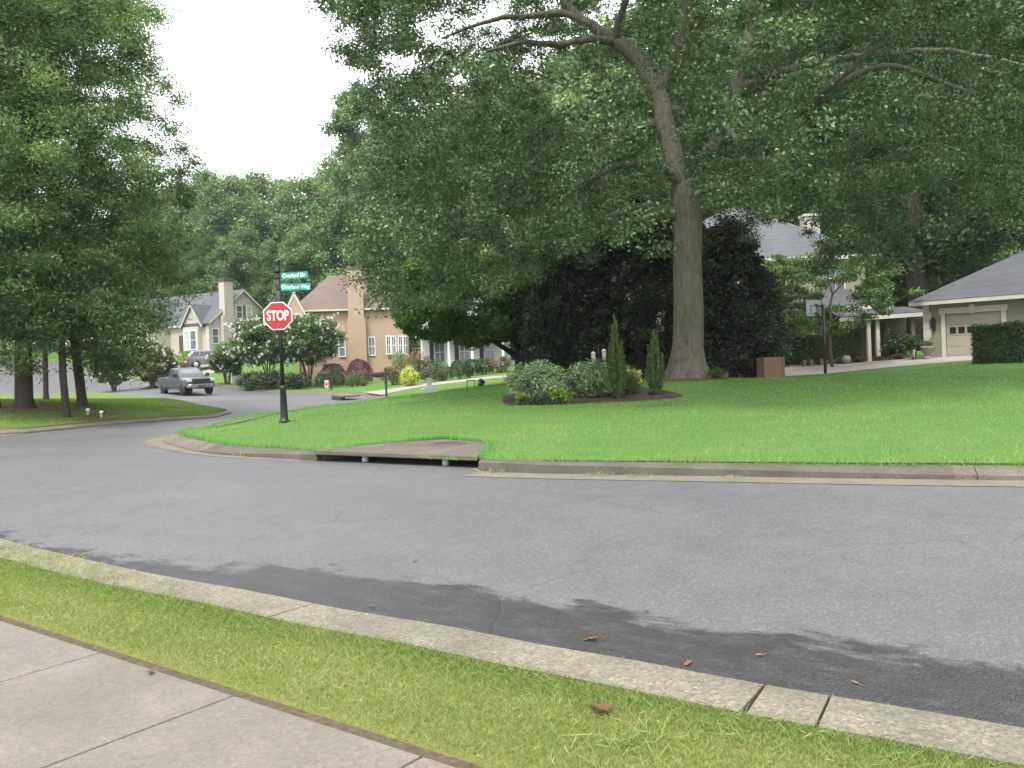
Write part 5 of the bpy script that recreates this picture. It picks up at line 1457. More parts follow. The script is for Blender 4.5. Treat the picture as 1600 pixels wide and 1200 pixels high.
# ---- red and white bedding along the greenish house
def bedding():
    for i, (px, py, Y, m, lab) in enumerate([(1262, 570, 42.0, 'petal_red', 'red bedding plant at the left end of the low hedge'), (1284, 568.5, 42.0, 'petal_red', 'red bedding plant in the middle before the low hedge'), (1312, 568, 42.0, 'leaf_lime', 'yellowish bedding plant left of the stone ball'),
                                             (1345, 566.5, 41.8, 'petal_red', 'red bedding plant right of the stone ball'), (1372, 564, 41.4, 'petal_red', 'red bedding plant at the foot of the breezeway posts'), (1404, 561.5, 40.6, 'petal_red', 'red bedding plant left of the stone urn')]):
        S('bedding_plant', lab, 'plant', px, py, Y, .8, .5, .34, M['leaf_hedge'], 500, .06, .045, False, 'bedding plants along the greenish house', M[m], 16, .06, .008)
    for px, py, Y, lab in [(1257, 570, 41.4, 'small white garden ornament left of the basketball pole'), (1268, 569.5, 41.4, 'small white garden ornament second from the left by the red plants'), (1284, 569, 41.2, 'small white garden ornament right behind the basketball pole')]:
        B = on(px, py, Y); tag(MB().lathe([(.10, 0), (.12, .06), (.07, .12), (.10, .22), (.06, .32), (.01, .36)], 12).build('garden_ornament', M['gutter']), lab, 'ornament', 'white ornaments in the bedding').location = B
    B = on(1323, 567.5, 41.3); tag(MB().lathe([(.10, 0), (.12, .05), (.18, .12), (.23, .24), (.18, .38), (.08, .45)], 14).build('stone_ball', M['terracotta']), 'round pale stone ball before the low hedge', 'ornament').location = B
    B = on(1450, 559.5, 37.9); t = thing('stone_urn', 'pale stone urn standing left of the garage door', 'urn', B)
    MB().lathe([(.22, 0), (.22, .08), (.12, .14), (.14, .22), (.27, .36), (.31, .52), (.34, .58), (.30, .60), (.26, .55)], 18).build('bowl', M['terracotta'], t)
    g = np.random.default_rng(3); v, tone = leaf_cloud(g, np.array([[0, 0, .72], [.12, .05, .66], [-.12, 0, .68]]), np.array([.2, .18, .18]), 110, .09, .05); npmesh('plant', v, 4, tone, M['leaf_shrub'], t)
bedding()

# ------------------------------------------------------------------ lettering
def lettering(text, size, m, parent, loc, rot, depth=.004, sx=1.0, bold=0.0):
    cu = bpy.data.curves.new('lettering', 'FONT'); cu.body = text; cu.size = size; cu.align_x = 'CENTER'; cu.align_y = 'CENTER'; cu.extrude = depth; cu.offset = bold
    o = bpy.data.objects.new('lettering', cu); col.objects.link(o)
    bpy.context.view_layer.update()
    me = bpy.data.meshes.new_from_object(o.evaluated_get(bpy.context.evaluated_depsgraph_get()))
    bpy.data.objects.remove(o)
    me.materials.clear(); me.materials.append(m)
    o = bpy.data.objects.new('lettering', me); col.objects.link(o); o.parent = parent; o.location = loc; o.rotation_euler = rot; o.scale = (sx, 1, 1)
    return o

# ------------------------------------------------------------------ stop sign and street name signs
def stop_sign():
    B = on(444.5, 660.5, 19.0); k = 19.0 / FPX
    t = thing('stop_sign', 'red octagonal stop sign on a black fluted post with two green street name plates', 'street sign', B)
    t.rotation_euler = (0, R(-.35), 0)
    Hh = 255 * k
    b = MB().lathe([(.12, 0), (.12, .05), (.092, .07), (.088, .12), (.068, .78), (.085, .80), (.085, .83), (.045, .87)], 20)
    b.build('post_base', M['black'], t)
    b = MB().lathe([(.042, .86), (.040, Hh - .28)], 16)
    for j in range(8):
        a = j * PI / 4; b.tube([(math.cos(a) * .041, math.sin(a) * .041, .88), (math.cos(a) * .039, math.sin(a) * .039, Hh - .3)], .006, 5)
    b.build('post', M['black'], t)
    MB().lathe([(.058, Hh - .30), (.058, Hh - .26), (.045, Hh - .24), (.045, Hh - .10), (.062, Hh - .08), (.065, Hh - .02), (.03, Hh)], 16).build('finial', M['steel_dark'], t)
    zc = (660.5 - 494) * k; rr = 21.8 * k / math.cos(PI / 8)
    def octa(r): return [(r * math.cos(PI / 8 + j * PI / 4), r * math.sin(PI / 8 + j * PI / 4)) for j in range(8)]
    yaw = Matrix.Translation((-.03, -.055, zc)) @ Matrix.Rotation(R(10), 4, 'Z')
    p = MB().prism([(x, z) for x, z in octa(rr)], -.004, .004, 'y', xf=yaw).build('plate', M['white'], t)
    MB().prism([(x, z) for x, z in octa(rr * .925)], -.0075, -.0045, 'y', xf=yaw).build('red_face', M['red'], p)
    o = lettering('STOP', .315, M['white'], p, yaw @ Vector((0, -.0105, .0)), (R(90), 0, R(10)), .002, .66, .008)
    for dz in (.2, -.2): MB().tube([yaw @ Vector((0, -.012, dz)), yaw @ Vector((0, .05, dz))], .011, 8).build('bolt', M['chrome'], p)
    # street name plates, each at its own angle
    for txt, y_px, x0, x1, m, ang, h in (('Overland Dr', 432, 437, 482, 'green_sign', -8, .155), ('Overland Way', 449, 437, 482, 'teal_sign', 14, .165)):
        zc2 = (660.5 - y_px) * k; Lw = (x1 - x0) * k * 1.02
        xf = Matrix.Translation((.045, 0, zc2)) @ Matrix.Rotation(R(ang), 4, 'Z')
        b = MB(); r = .02; n = []
        for cx, cz, a0 in ((Lw - r, h / 2 - r, 0), (r, h / 2 - r, 90), (r, -h / 2 + r, 180), (Lw - r, -h / 2 + r, 270)):
            for j in range(4): n.append((cx + r * math.cos(R(a0 + j * 30)), cz + r * math.sin(R(a0 + j * 30))))
        s = b.prism(n, -.003, .003, 'y', xf=xf).build('street_name_plate', M[m], t)
        lettering(txt, .125, M['white'], s, xf @ Vector((Lw / 2, -.0045, 0)), (R(90), 0, R(ang)), .0012, .86, .003)
        MB().box(-.05, .05, -.05, .05, zc2 - h * .3, zc2 + h * .3).build('bracket', M['black'], s)
stop_sign()

# ------------------------------------------------------------------ mailboxes, utility boxes
def mailbox(px, py, Y, s, label, yaw, paper=False):
    B = on(px, py, Y); t = thing('mailbox', label, 'mailbox', B, yaw)
    h = 1.12 * s
    MB().box(-.045, .045, -.045, .045, -.2, h + .42 * s).build('post', M['black'], t)
    b = MB().box(-.62 * s, .0, -.035, .035, h - .05, h).tube(bez((-.03, 0, h - .45), (-.1, 0, h - .08), (-.5 * s, 0, h - .04), 6), .018, 6)
    b.build('arm', M['black'], t)
    pr = [(-.085, .0), (.085, .0), (.085, .12), (.07, .17), (.035, .2), (-.035, .2), (-.07, .17), (-.085, .12)]
    bx = MB().prism([(y * s * 1.1, h + z * s * 1.1) for y, z in pr], -.68 * s, -.10 * s, 'x').build('box', M['black'], t, bevel=.008)
    MB().box(-.70 * s, -.682 * s, -.08 * s, .08 * s, h + .01, h + .15 * s).build('door', M['steel_dark'], bx)
    MB().box(-.3 * s, -.16 * s, -.105 * s, -.096 * s, h + .12 * s, h + .2 * s).build('flag', M['flagred'], bx)
    return t
mailbox(604, 622.5, 41, 1.0, 'black mailbox on a tall black post at the edge of the bright lawn', R(0))
mailbox(518, 611.5, 57, .95, 'small far black mailbox beside the tan newspaper box', R(8))
def newsbox():
    B = on(511.5, 612.5, 56.5); t = thing('newspaper_box', 'tan newspaper box on a short post by the far mailbox', 'newspaper box', B)
    MB().box(-.03, .03, -.03, .03, -.2, .2).build('post', M['trim_white'], t)
    MB().box(-.13, .13, -.2, .2, .2, .72).build('box', M['tanbox'], t, bevel=.02)
    MB().box(-.06, .06, -.206, -.2015, .36, .56).build('front_mark', M['flagred'], t)
newsbox()
def transformer():
    B = on(373.5, 601, 66); t = thing('utility_box', 'low green utility box beside the small crape myrtle', 'utility box', B, R(12))
    MB().box(-.55, .55, -.42, .42, -.15, .06).build('base', M['gutter'], t)
    MB().prism([(-.4, .06), (.4, .06), (.4, .68), (.36, .74), (-.32, .66), (-.4, .58)], -.5, .5, 'x').build('cabinet', M['box_green'], t, bevel=.02)
    MB().box(-.56, -.515, -.3, -.1, .1, .95).build('marker_post', M['trim_white'], t)
transformer()
def pedestal():
    B = on(671.5, 620, 34.5); t = thing('utility_pedestal', 'grey green utility pedestal on a low pad in the lawn', 'utility pedestal', B, R(10))
    b = MB().prism([(-.36, 0), (.36, 0), (.33, .20), (.24, .27), (-.24, .27), (-.33, .20)], -.24, .24, 'y').build('pad', M['ped_grey'], t, bevel=.02)
    MB().box(-.10, .10, -.08, .08, .2, .62).box(-.115, .115, -.095, .095, .60, .66).build('cabinet', M['ped_grey'], t, bevel=.01)
pedestal()
for px, py, Y, lab in ((137.5, 648, 26.8, 'left one of two white stub pipes in the left lawn'), (158.5, 649, 26.6, 'right one of two white stub pipes in the left lawn')):
    B = on(px, py, Y)
    tag(MB().lathe([(.045, -.05), (.045, .15), (.065, .155), (.065, .20), (.03, .23)], 14).build('stub_pipe', M['trim_white']), lab, 'pipe', 'white stub pipes in the left lawn').location = B
def plywood_box():
    B = on(1204, 594, 27.5); t = thing('plywood_box', 'weathered plywood box beside the dark evergreens', 'box', B, R(8))
    MB().box(-.34, .34, -.3, .3, -.05, .72).build('body', M['plywood'], t, bevel=.008)
    MB().box(.31, .365, -.325, -.27, -.05, .74).box(-.365, -.31, -.325, -.27, -.05, .74).build('corner_post', M['plywood'], t)
plywood_box()
def hoop():
    B = on(1290, 588, 34.5); t = thing('basketball_hoop', 'basketball hoop on a black pole at the edge of the driveway', 'basketball hoop', B)
    MB().tube([(0, 0, -.2), (0, 0, 2.95)], .065, 12).build('pole', M['black'], t)
    MB().tube([(0, 0, 2.3), (-.35, -.1, 2.62)], .03, 8).tube([(0, 0, 2.85), (-.35, -.1, 2.95)], .03, 8).build('arm', M['black'], t)
    yaw = Matrix.Translation((-.45, -.12, 2.80)) @ Matrix.Rotation(R(35), 4, 'Z')
    bd = MB().box(-.56, .56, -.02, .02, -.36, .36, xf=yaw).build('backboard', M['clearboard'], t)
    f = MB()
    for q in ((-.58, -.54, -.38, .38), (.54, .58, -.38, .38), (-.54, .54, -.38, -.34), (-.54, .54, .34, .38), (-.22, -.19, -.22, .12), (.19, .22, -.22, .12), (-.19, .19, .09, .12)): f.box(q[0], q[1], -.03, -.021, q[2], q[3], xf=yaw)
    f.build('frame', M['black'], bd)
    r = MB(); r.tube([yaw @ Vector((.22 * math.cos(2 * PI * j / 20), -.27 + .22 * math.sin(2 * PI * j / 20), -.25)) for j in range(21)], .012, 6, cap=False)
    r.build('rim', M['flagred'], t)
hoop()
def feeders():
    B = on(938, 618, 21.2); t = thing('feeder_pole', "slim shepherd's crook pole with two hooks in the lawn bed", 'pole', B)
    b = MB().tube([(0, 0, -.1), (0, 0, 1.15)], .010, 6)
    b.tube([(0, 0, 1.0)] + [(-.07 + .07 * math.cos(a), 0, 1.15 + .08 * math.sin(a)) for a in np.linspace(0, PI, 7)] + [(-.14, 0, 1.10)], .008, 6)
    b.tube([(0, 0, 1.0)] + [(.07 - .07 * math.cos(a), .03, 1.20 + .08 * math.sin(a)) for a in np.linspace(0, PI, 7)] + [(.14, .03, 1.16)], .008, 6)
    b.build('crook', M['steel_dark'], t)
    for dx, dz, lab in ((-.14, .76, 'lower bird feeder tube on the left hook'), (.14, .82, 'higher bird feeder tube on the right hook')):
        f = thing('bird_feeder', lab, 'bird feeder', B + Vector((dx, .0 if dx < 0 else .03, dz)), 0, 'bird feeders over the bed')
        MB().lathe([(.055, .02), (.055, .26)], 12).build('tube', M['seed'], f)
        MB().lathe([(.075, .0), (.075, .02)], 12).build('tray', M['steel_dark'], f)
        MB().lathe([(.07, .26), (.065, .28), (.01, .33)], 12).build('lid', M['trim'], f)
        MB().tube([(0, 0, .33), (0, 0, .36)], .004, 5).build('hanger', M['steel_dark'], f)
feeders()
def spotlight():
    B = on(1017, 623, 19.8); t = thing('spotlight', 'small dark garden spotlight tilted up beside the shorter yew', 'lamp', B)
    MB().tube([(0, 0, -.05), (0, 0, .08)], .012, 6).build('stake', M['steel_dark'], t)
    MB().lathe([(.035, -.07), (.06, .05), (.065, .07), (.055, .06)], 14, xf=Matrix.Translation((0, 0, .13)) @ Matrix.Rotation(R(50), 4, 'Y')).build('head', M['steel_dark'], t)
spotlight()
def wire_stand():
    B = on(736, 610, 38); t = thing('plant_stand', 'empty black wire plant stand on the far litter strip', 'plant stand', B)
    b = MB()
    for x in (-.18, .18):
        for y in (-.1, .1): b.tube([(x, y, -.05), (x * .9, y, .40)], .012, 5)
    b.tube([(-.22, 0, .40), (.22, 0, .40)], .014, 5).tube([(-.18, -.1, .39), (.18, -.1, .39)], .01, 5).tube([(-.18, .1, .39), (.18, .1, .39)], .01, 5)
    b.build('frame', M['black'], t)
wire_stand()

# ------------------------------------------------------------------ vehicles
def ring(x, w, z0, z1, r=.10):
    return [(x, -w, z0 + r), (x, -w + r, z0), (x, w - r, z0), (x, w, z0 + r), (x, w, (z0 + z1) / 2 + .1), (x, w * .985, z1 - r), (x, w - r * 1.3, z1), (x, -w + r * 1.3, z1), (x, -w * .985, z1 - r), (x, -w, (z0 + z1) / 2 + .1)]
def hring(x0, x1, w0, w1, z, r=.16):
    """plan ring of the cabin: rear half width w0, front half width w1"""
    o = []
    for cx, cy_, a0 in ((x1 - r, w1 - r, 0), (x0 + r, w0 - r, 90), (x0 + r, -w0 + r, 180), (x1 - r, -w1 + r, 270)):
        for j in range(4): o.append((cx + r * math.cos(R(a0 + j * 30)), cy_ + r * math.sin(R(a0 + j * 30)), z))
    return o
def panel(q, off=.012, th=.012, inset=.0):
    """a thin pane on the quad q, standing slightly proud of it"""
    q = [Vector(p) for p in q]; n = (q[1] - q[0]).cross(q[3] - q[0]).normalized(); c = sum(q, Vector()) / 4
    q = [p.lerp(c, inset) for p in q]
    vs = [p + n * off for p in q] + [p + n * (off - th) for p in q]
    b = MB().add(vs, [(0, 1, 2, 3), (7, 6, 5, 4), (0, 4, 5, 1), (1, 5, 6, 2), (2, 6, 7, 3), (3, 7, 4, 0)])
    return b
def wheels(t, xs, w, r, rimmat, wid=.26):
    for x in xs:
        for s in (-1, 1):
            xf = Matrix.Translation((x, s * (w - wid / 2 + .02), r)) @ Matrix.Rotation(R(90), 4, 'X')
            wh = MB().lathe([(r * .55, -wid / 2), (r * .93, -wid / 2), (r, -wid / 2 + .04), (r, wid / 2 - .04), (r * .93, wid / 2), (r * .55, wid / 2)], 28, xf=xf).build('wheel', M['rubber'], t)
            b = MB().lathe([(r * .60, -wid / 2 - .004), (r * .60, wid / 2 + .004)], 24, xf=xf)
            for j in range(6):
                b.box(-.03, .03, r * .1, r * .56, -wid / 2 - .02, wid / 2 + .02, xf=xf @ Matrix.Rotation(j * PI / 3, 4, 'Z'))
            b.build('rim', rimmat, wh)
            MB().lathe([(r * 1.18, -.01), (r * 1.18, .01)], 28, xf=Matrix.Translation((x, s * (w + .001), r + .03)) @ Matrix.Rotation(R(90), 4, 'X')).build('wheel_arch', M['black'], t)
def pickup():
    B = on(291, 617, 59)
    t = thing('pickup_truck', 'grey blue crew cab pickup truck driving on the side street', 'pickup truck', (B.x, B.y, T(B.x, B.y) - .15), R(-47))
    b = MB()
    b.loft([ring(*a) for a in [(-2.93, .92, .58, 1.16, .08), (-2.86, .98, .5, 1.30), (-1.0, 1.0, .46, 1.31), (-.93, 1.0, .46, 1.24), (1.05, 1.0, .46, 1.24), (1.25, 1.0, .46, 1.28, .14), (2.2, 1.0, .46, 1.24, .16), (2.62, .98, .48, 1.19, .16), (2.80, .93, .52, 1.06, .14)]], sm=False)
    b.loft([hring(-1.0, 1.42, .95, .95, 1.2), hring(-.95, 1.22, .93, .92, 1.38), hring(-.86, .66, .81, .80, 1.84), hring(-.76, .50, .72, .70, 1.93), hring(-.5, .3, .5, .5, 1.955)], sm=False)
    body = b.build('body', M['paint_truck'], t, bevel=.02)
    panel([(1.20, .78, 1.36), (1.20, -.78, 1.36), (.68, -.66, 1.82), (.68, .66, 1.82)][::-1], .02).build('windscreen', M['glass'], t)
    for s in (-1, 1):
        for x0, x1, u0, u1 in ((-.80, .10, -.76, .08), (.20, 1.08, .17, .62)):
            q = [(x0, s * .915, 1.36), (x1, s * .915, 1.36), (u1, s * .80, 1.82), (u0, s * .805, 1.82)]
            panel(q if s < 0 else q[::-1], .022, .02).build('side_window', M['glass_dark'], t)
        dl = MB()
        for x0, x1 in ((-.86, .12), (.14, 1.12)):
            dl.box(x0, x0 + .012, s * 1.0 - .006, s * 1.0 + .004, .58, 1.2); dl.box(x1, x1 + .012, s * 1.0 - .006, s * 1.0 + .004, .58, 1.2)
        dl.build('door_gap', M['black'], t)
        for x in (-.72, .30): MB().box(x, x + .18, s * 1.0 - .01, s * 1.0 + .03, 1.02, 1.06).build('door_handle', M['chrome'], t)
        MB().box(-1.1, 1.3, s * .98 - .06, s * .98 + .06, .36, .42).build('side_step', M['black'], t)
        m = MB().box(1.0, 1.14, s * 1.16 - .13, s * 1.16 + .13, 1.28, 1.52).box(1.03, 1.1, min(s * .93, s * 1.08), max(s * .93, s * 1.08), 1.32, 1.37).build('mirror', M['black'], t, bevel=.03)
        MB().prism([(2.52, .98), (2.86, .93), (2.84, 1.13), (2.60, 1.17)], min(s * .66, s * .965), max(s * .66, s * .965), 'y').build('headlight', M['lamp'], t, bevel=.02)
        MB().box(2.86, 2.935, s * .72 - .12, s * .72 + .12, .60, .70).build('fog_lamp', M['lamp'], t)
    g = MB().box(2.74, 2.875, -.62, .62, .80, 1.13).build('grille', M['black'], t, bevel=.03)
    h = MB()
    for k in range(4): h.box(2.87, 2.885, -.58, .58, .84 + k * .075, .862 + k * .075)
    h.build('grille_bar', M['steel_dark'], g)
    MB().loft([ring(2.62, .99, .50, .78, .06), ring(2.84, .97, .48, .77, .08), ring(2.94, .82, .52, .74, .06)], sm=False).build('bumper', M['chrome'], t, bevel=.015)
    MB().box(2.86, 2.95, -.5, .5, .44, .56).build('lower_intake', M['black'], t)
    MB().box(2.88, 2.945, -.26, .26, .60, .68).build('plate_recess', M['black'], t)
    MB().box(-2.8, -1.05, -.85, .85, 1.28, 1.318).build('bed_shade_panel', M['black'], t)  # dark panel standing in for the shaded hollow of the open bed
    MB().box(-3.02, -2.86, -.92, .92, .52, .68).build('rear_bumper', M['black'], t)
    wheels(t, (1.88, -1.80), 1.0, .41, M['steel_dark'], .28)
pickup()
def suv():
    B = on(331, 578.5, 77)
    t = thing('parked_car', 'charcoal hatchback car parked in the driveway of the beige house', 'car', (B.x, B.y, T(B.x, B.y) + .03), R(22))
    b = MB()
    b.loft([ring(*a) for a in [(-2.3, .80, .45, .95, .1), (-2.2, .88, .36, 1.02), (-1.0, .92, .30, 1.05), (.8, .92, .30, 1.03), (1.3, .91, .30, 1.0, .14), (2.0, .88, .34, .90, .14), (2.3, .78, .42, .74, .1)]], sm=False)
    b.loft([hring(-2.2, 1.35, .84, .84, 1.0), hring(-2.1, .95, .82, .82, 1.2), hring(-1.75, .25, .70, .70, 1.56), hring(-1.5, .0, .6, .6, 1.64), hring(-1.2, -.3, .4, .4, 1.66)], sm=False)
    b.build('body', M['paint_suv'], t, bevel=.02)
    panel([(.98, .7, 1.16), (.98, -.7, 1.16), (.30, -.58, 1.54), (.30, .58, 1.54)][::-1], .02).build('windscreen', M['glass_dark'], t)
    panel([(-2.13, -.68, 1.14), (-2.13, .68, 1.14), (-1.80, .56, 1.52), (-1.80, -.56, 1.52)][::-1], .02).build('rear_window', M['glass'], t)
    for s in (-1, 1):
        for x0, x1, u0, u1 in ((-1.85, -1.1, -1.55, -1.05), (-1.02, -.1, -.98, -.08), (-.02, .80, -.02, .22)):
            q = [(x0, s * .815, 1.14), (x1, s * .815, 1.14), (u1, s * .715, 1.52), (u0, s * .715, 1.52)]
            panel(q if s < 0 else q[::-1], .02, .02).build('side_window', M['glass_dark'], t)
        MB().box(-2.27, -2.02, min(s * .6, s * .89), max(s * .6, s * .89), .78, .98).build('tail_light', M['tail'], t, bevel=.02)
        MB().box(1.98, 2.22, min(s * .56, s * .84), max(s * .56, s * .84), .68, .80).build('headlight', M['lamp'], t, bevel=.02)
        MB().box(.55, .70, s * .98 - .09, s * .98 + .09, 1.06, 1.18).build('mirror', M['paint_suv'], t, bevel=.02)
    MB().box(-2.325, -2.28, -.26, .26, .62, .76).build('number_plate', M['trim_white'], t)
    MB().box(-2.36, -2.2, -.8, .8, .38, .56).build('rear_bumper', M['steel_dark'], t, bevel=.02)
    wheels(t, (1.42, -1.38), .92, .34, M['silver'], .22)
suv()
# ------------------------------------------------------------------ grass
def sample_poly(g, poly, n):
    poly = np.asarray([q[:2] for q in poly], float); lo, hi = poly.min(0), poly.max(0)
    p = g.uniform(lo, hi, (n, 2)); return p[inside(poly, p)]
def in_view(p, z, m=60):
    q = pix(np.c_[p, z]); return (q[:, 0] > -m) & (q[:, 0] < 1600 + m) & (q[:, 1] > -50) & (q[:, 1] < 1200 + m) & (p[:, 1] > .5)
def blades(name, p, z, h, w, tone, m, g, label, lean=.5, seg=2):
    n = len(p); base = np.c_[p, z]
    a = g.uniform(0, 2 * PI, n); side = np.c_[np.cos(a), np.sin(a), np.zeros(n)]
    b = g.uniform(0, 2 * PI, n); ln = np.c_[np.cos(b), np.sin(b), np.zeros(n)] * (np.abs(g.normal(size=n)) * lean * h)[:, None]
    up = np.array([[0, 0, 1.0]]); h = h[:, None]; w = np.asarray(w).reshape(-1, 1) * np.ones((n, 1))
    if seg == 1:
        v = np.empty((n, 3, 3)); v[:, 0] = base - side * w; v[:, 1] = base + side * w; v[:, 2] = base + ln + up * h
        return tag(npmesh(name, v.reshape(-1, 3), 3, tone, m), label, 'grass', None, 'stuff')
    v = np.empty((n, 4, 3)); v[:, 0] = base - side * w; v[:, 1] = base + side * w
    v[:, 2] = base + side * w * .55 + ln * .8 + up * h * .72; v[:, 3] = base + ln * 1.25 + up * h
    # two faces folded into a quad with a pointed end
    return tag(npmesh(name, v.reshape(-1, 3), 4, tone, m), label, 'grass', None, 'stuff')
g = np.random.default_rng(5)
def fbm(p, s, seed):
    """cheap smooth random field 0..1 from a few rotated sine waves"""
    r = np.random.default_rng(seed); o = np.zeros(len(p))
    for k in range(14):
        a = r.uniform(0, 6.28); f = s * 1.35 ** (k * .6) * r.uniform(.7, 1.3); o += np.sin((p[:, 0] * math.cos(a) + p[:, 1] * math.sin(a)) * f + r.uniform(0, 6.28)) / (1 + .12 * k)
    return np.clip(.5 + o / 7, 0, 1)
# near verge: short mown blades with straw among them, lusher along the kerb
p = g.uniform((-6.2, 2.0), (3.6, 9.2), (2600000, 2)); p = p[inside(VERGE, p)]; z = np.full(len(p), .125)
ok = in_view(p, z); p = p[ok]; dE = ((p - E0) @ -nn)
dk = dseg(p, (KN + (offset(KN, -1) - KN) * KW)[::3])
ok = (dE > .012 + .06 * fbm(p, 9, 2)); p, dE, dk = p[ok], dE[ok], dk[ok]
fr = np.clip(1 - dk / .28, 0, 1); patch = fbm(p, 2.2, 7)
prob = .55 + .45 * fr + .0 * patch; ok = g.uniform(size=len(p)) < prob * .9; p, fr, patch, dE = p[ok], fr[ok], patch[ok], dE[ok]
if len(p) > 420000: s = g.permutation(len(p))[:420000]; p, fr, patch, dE = p[s], fr[s], patch[s], dE[s]
hh = (.022 + .014 * fr) * g.uniform(.55, 1.35, len(p)) * np.clip(dE / .15, .5, 1)
tone = np.clip(g.uniform(0, .72, len(p)) + (g.uniform(size=len(p)) < np.clip(.34 * patch + .04 - .25 * fr, .01, 1)) * .4 - .12 * fr + .1 * (patch - .5), 0, 1)
blades('grass', p, np.full(len(p), .125), hh, .0016, tone, M['blade_near'], g, 'mown yellow green grass on the strip between sidewalk and near kerb', .75)
# bright right-hand lawn
holes = [BED, SLAB, DRV_R, DRV_W, LITTER, LITTER2]
p = sample_poly(g, [q for q in LAWN_R if q[1] < 45] + [(26, 44), (26, 6)], 1500000)
d = np.hypot(p[:, 0], p[:, 1]); ok = g.uniform(size=len(p)) < np.clip((13 / d) ** 2, .03, 1)
p = p[ok]; z = TA(p); ok = in_view(p, z)
for h_ in holes: ok &= ~inside(h_, p)
wl = offset(KR, -1.15)[_a:_b]; ok &= (dseg(p, wl) > .13) | (g.uniform(size=len(p)) < .25)
p, z = p[ok], z[ok]
if len(p) > 330000: s = g.permutation(len(p))[:330000]; p, z = p[s], z[s]
d = np.hypot(p[:, 0], p[:, 1])
dk = dseg(p, KRi[::4]); fr = np.clip(1 - dk / .3, 0, 1)
pt = fbm(p, .9, 9)
tone = np.clip(g.uniform(.05, .85, len(p)) * (.25 + .8 * pt + .6 * fbm(p, 4.5, 12)) + (g.uniform(size=len(p)) < .035 * pt) * .6, 0, 1)
blades('grass', p, z - .005, (.045 + .06 * fr) * g.uniform(.4, 1.4, len(p)), .004 * np.clip(d / 14, 1, 3.0), tone, M['blade'], g, 'lush bright green grass of the lawn round the oak', .6, 1)
# grass leaning out over the back of the far kerb and the edge of the drain slab
ed = KRi[(KRi[:, 1] < 30)]; i = g.integers(0, len(ed) - 1, 16000); p = ed[i] + (ed[i + 1] - ed[i]) * g.uniform(0, 1, (16000, 1)) + g.normal(size=(16000, 2)) * .03
sl = np.array([SL_FR, SL_BR, SL_BM, SL_BL, SL_FL]); i = g.integers(0, 4, 5000); p2 = sl[i] + (sl[i + 1] - sl[i]) * g.uniform(0, 1, (5000, 1)) + g.normal(size=(5000, 2)) * .035
p = p[dseg(p, np.array([SL_FL, SL_FR])) > .2]; p = np.vstack([p[~inside(np.array(SLAB), p)], p2]); rag = fbm(p, 3.0, 21); p = p[g.uniform(size=len(p)) < .25 + rag]
blades('grass', p, TA(p) - .01, g.uniform(.03, .10, len(p)), .005, g.uniform(.05, .7, len(p)), M['blade'], g, 'longer grass creeping over the far kerb and drain slab', .8, 1)
# the left lawn
p = sample_poly(g, [q for q in LAWN_L if q[1] < 46 and q[0] > -34], 260000)
z = TA(p); ok = in_view(p, z); p, z = p[ok], z[ok]
if len(p) > 60000: s = g.permutation(len(p))[:60000]; p, z = p[s], z[s]
d = np.hypot(p[:, 0], p[:, 1])
blades('grass', p, z - .005, .05 * g.uniform(.5, 1.3, len(p)), .005 * np.clip(d / 16, 1, 3), g.uniform(0, 1, len(p)), M['blade_dry'], g, 'shaded yellow green grass of the left lawn', .6, 1)
# grass and soil creeping over the near kerb where it leaves the frame at the left
i = g.integers(0, len(KN) - 1, 60000); off = g.uniform(.08, KW, (60000, 1)); p = KN[i] + (KN[i + 1] - KN[i]) * g.uniform(0, 1, (60000, 1)); p = p + (offset(KN, -1)[i] - KN[i]) * off
q = pix(np.c_[p, np.full(len(p), .14)]); rag = fbm(p, 2.6, 33)
ok = (p[:, 1] > .5) & (q[:, 0] > -80) & (q[:, 0] < 330) & (g.uniform(size=len(p)) < np.clip((300 - q[:, 0]) / 260, 0, 1) * (.15 + 1.1 * rag ** 2) * np.clip(off[:, 0] / KW * 1.4, 0, 1)); p = p[ok]
blades('grass', p, np.full(len(p), .142), g.uniform(.02, .05, len(p)), .002, np.clip(g.uniform(.1, 1, len(p)), 0, 1), M['blade_near'], g, 'grass creeping over the near kerb at its left end', 1.0)
# a clump of broad crabgrass in the verge
def crabgrass():
    c = G(985, 1165, .128); t = thing('grass_clump', 'broad bladed green grass clump in the near verge', 'plant', (c.x, c.y, .125))
    n = 260; r = np.abs(g.normal(size=n)) * .13; a = g.uniform(0, 6.28, n); p = np.c_[np.cos(a) * r * 1.5, np.sin(a) * r * .7]
    o = blades('foliage', p, np.zeros(n), g.uniform(.025, .06, n), .003, g.uniform(.2, .6, n), M['blade_near'], g, None, 1.1)
    for k in ('category', 'kind'):
        if k in o: del o[k]
    o.parent = t
crabgrass()
# weeds in the gutter of the far kerb
def weeds():
    for i, (px, py, s, lab) in enumerate([(783, 737.5, 1.0, 'grass tuft in the gutter right of the storm drain'), (935, 742, .8, 'yellowish grass tuft in the far gutter below the yew'), (1000, 743, .7, 'small grass tuft in the far gutter below the oak'),
                                          (398, 712, .9, 'grass tuft in the gutter left of the storm drain'), (1135, 746, .6, 'small grass tuft in the far gutter near the right')]):
        c = G(px, py, .01); t = thing('weed', lab, 'plant', (c.x, c.y, .0), 0, 'grass tufts in the far gutter')
        n = 90; p = np.c_[g.normal(size=n) * .16 * s, g.normal(size=n) * .035]
        o = blades('foliage', p, np.zeros(n), g.uniform(.03, .08, n) * s, .005, g.uniform(.2, .8, n), M['blade_near'], g, None, 1.0)
        for k in ('category', 'kind'):
            if k in o: del o[k]
        o.parent = t
weeds()
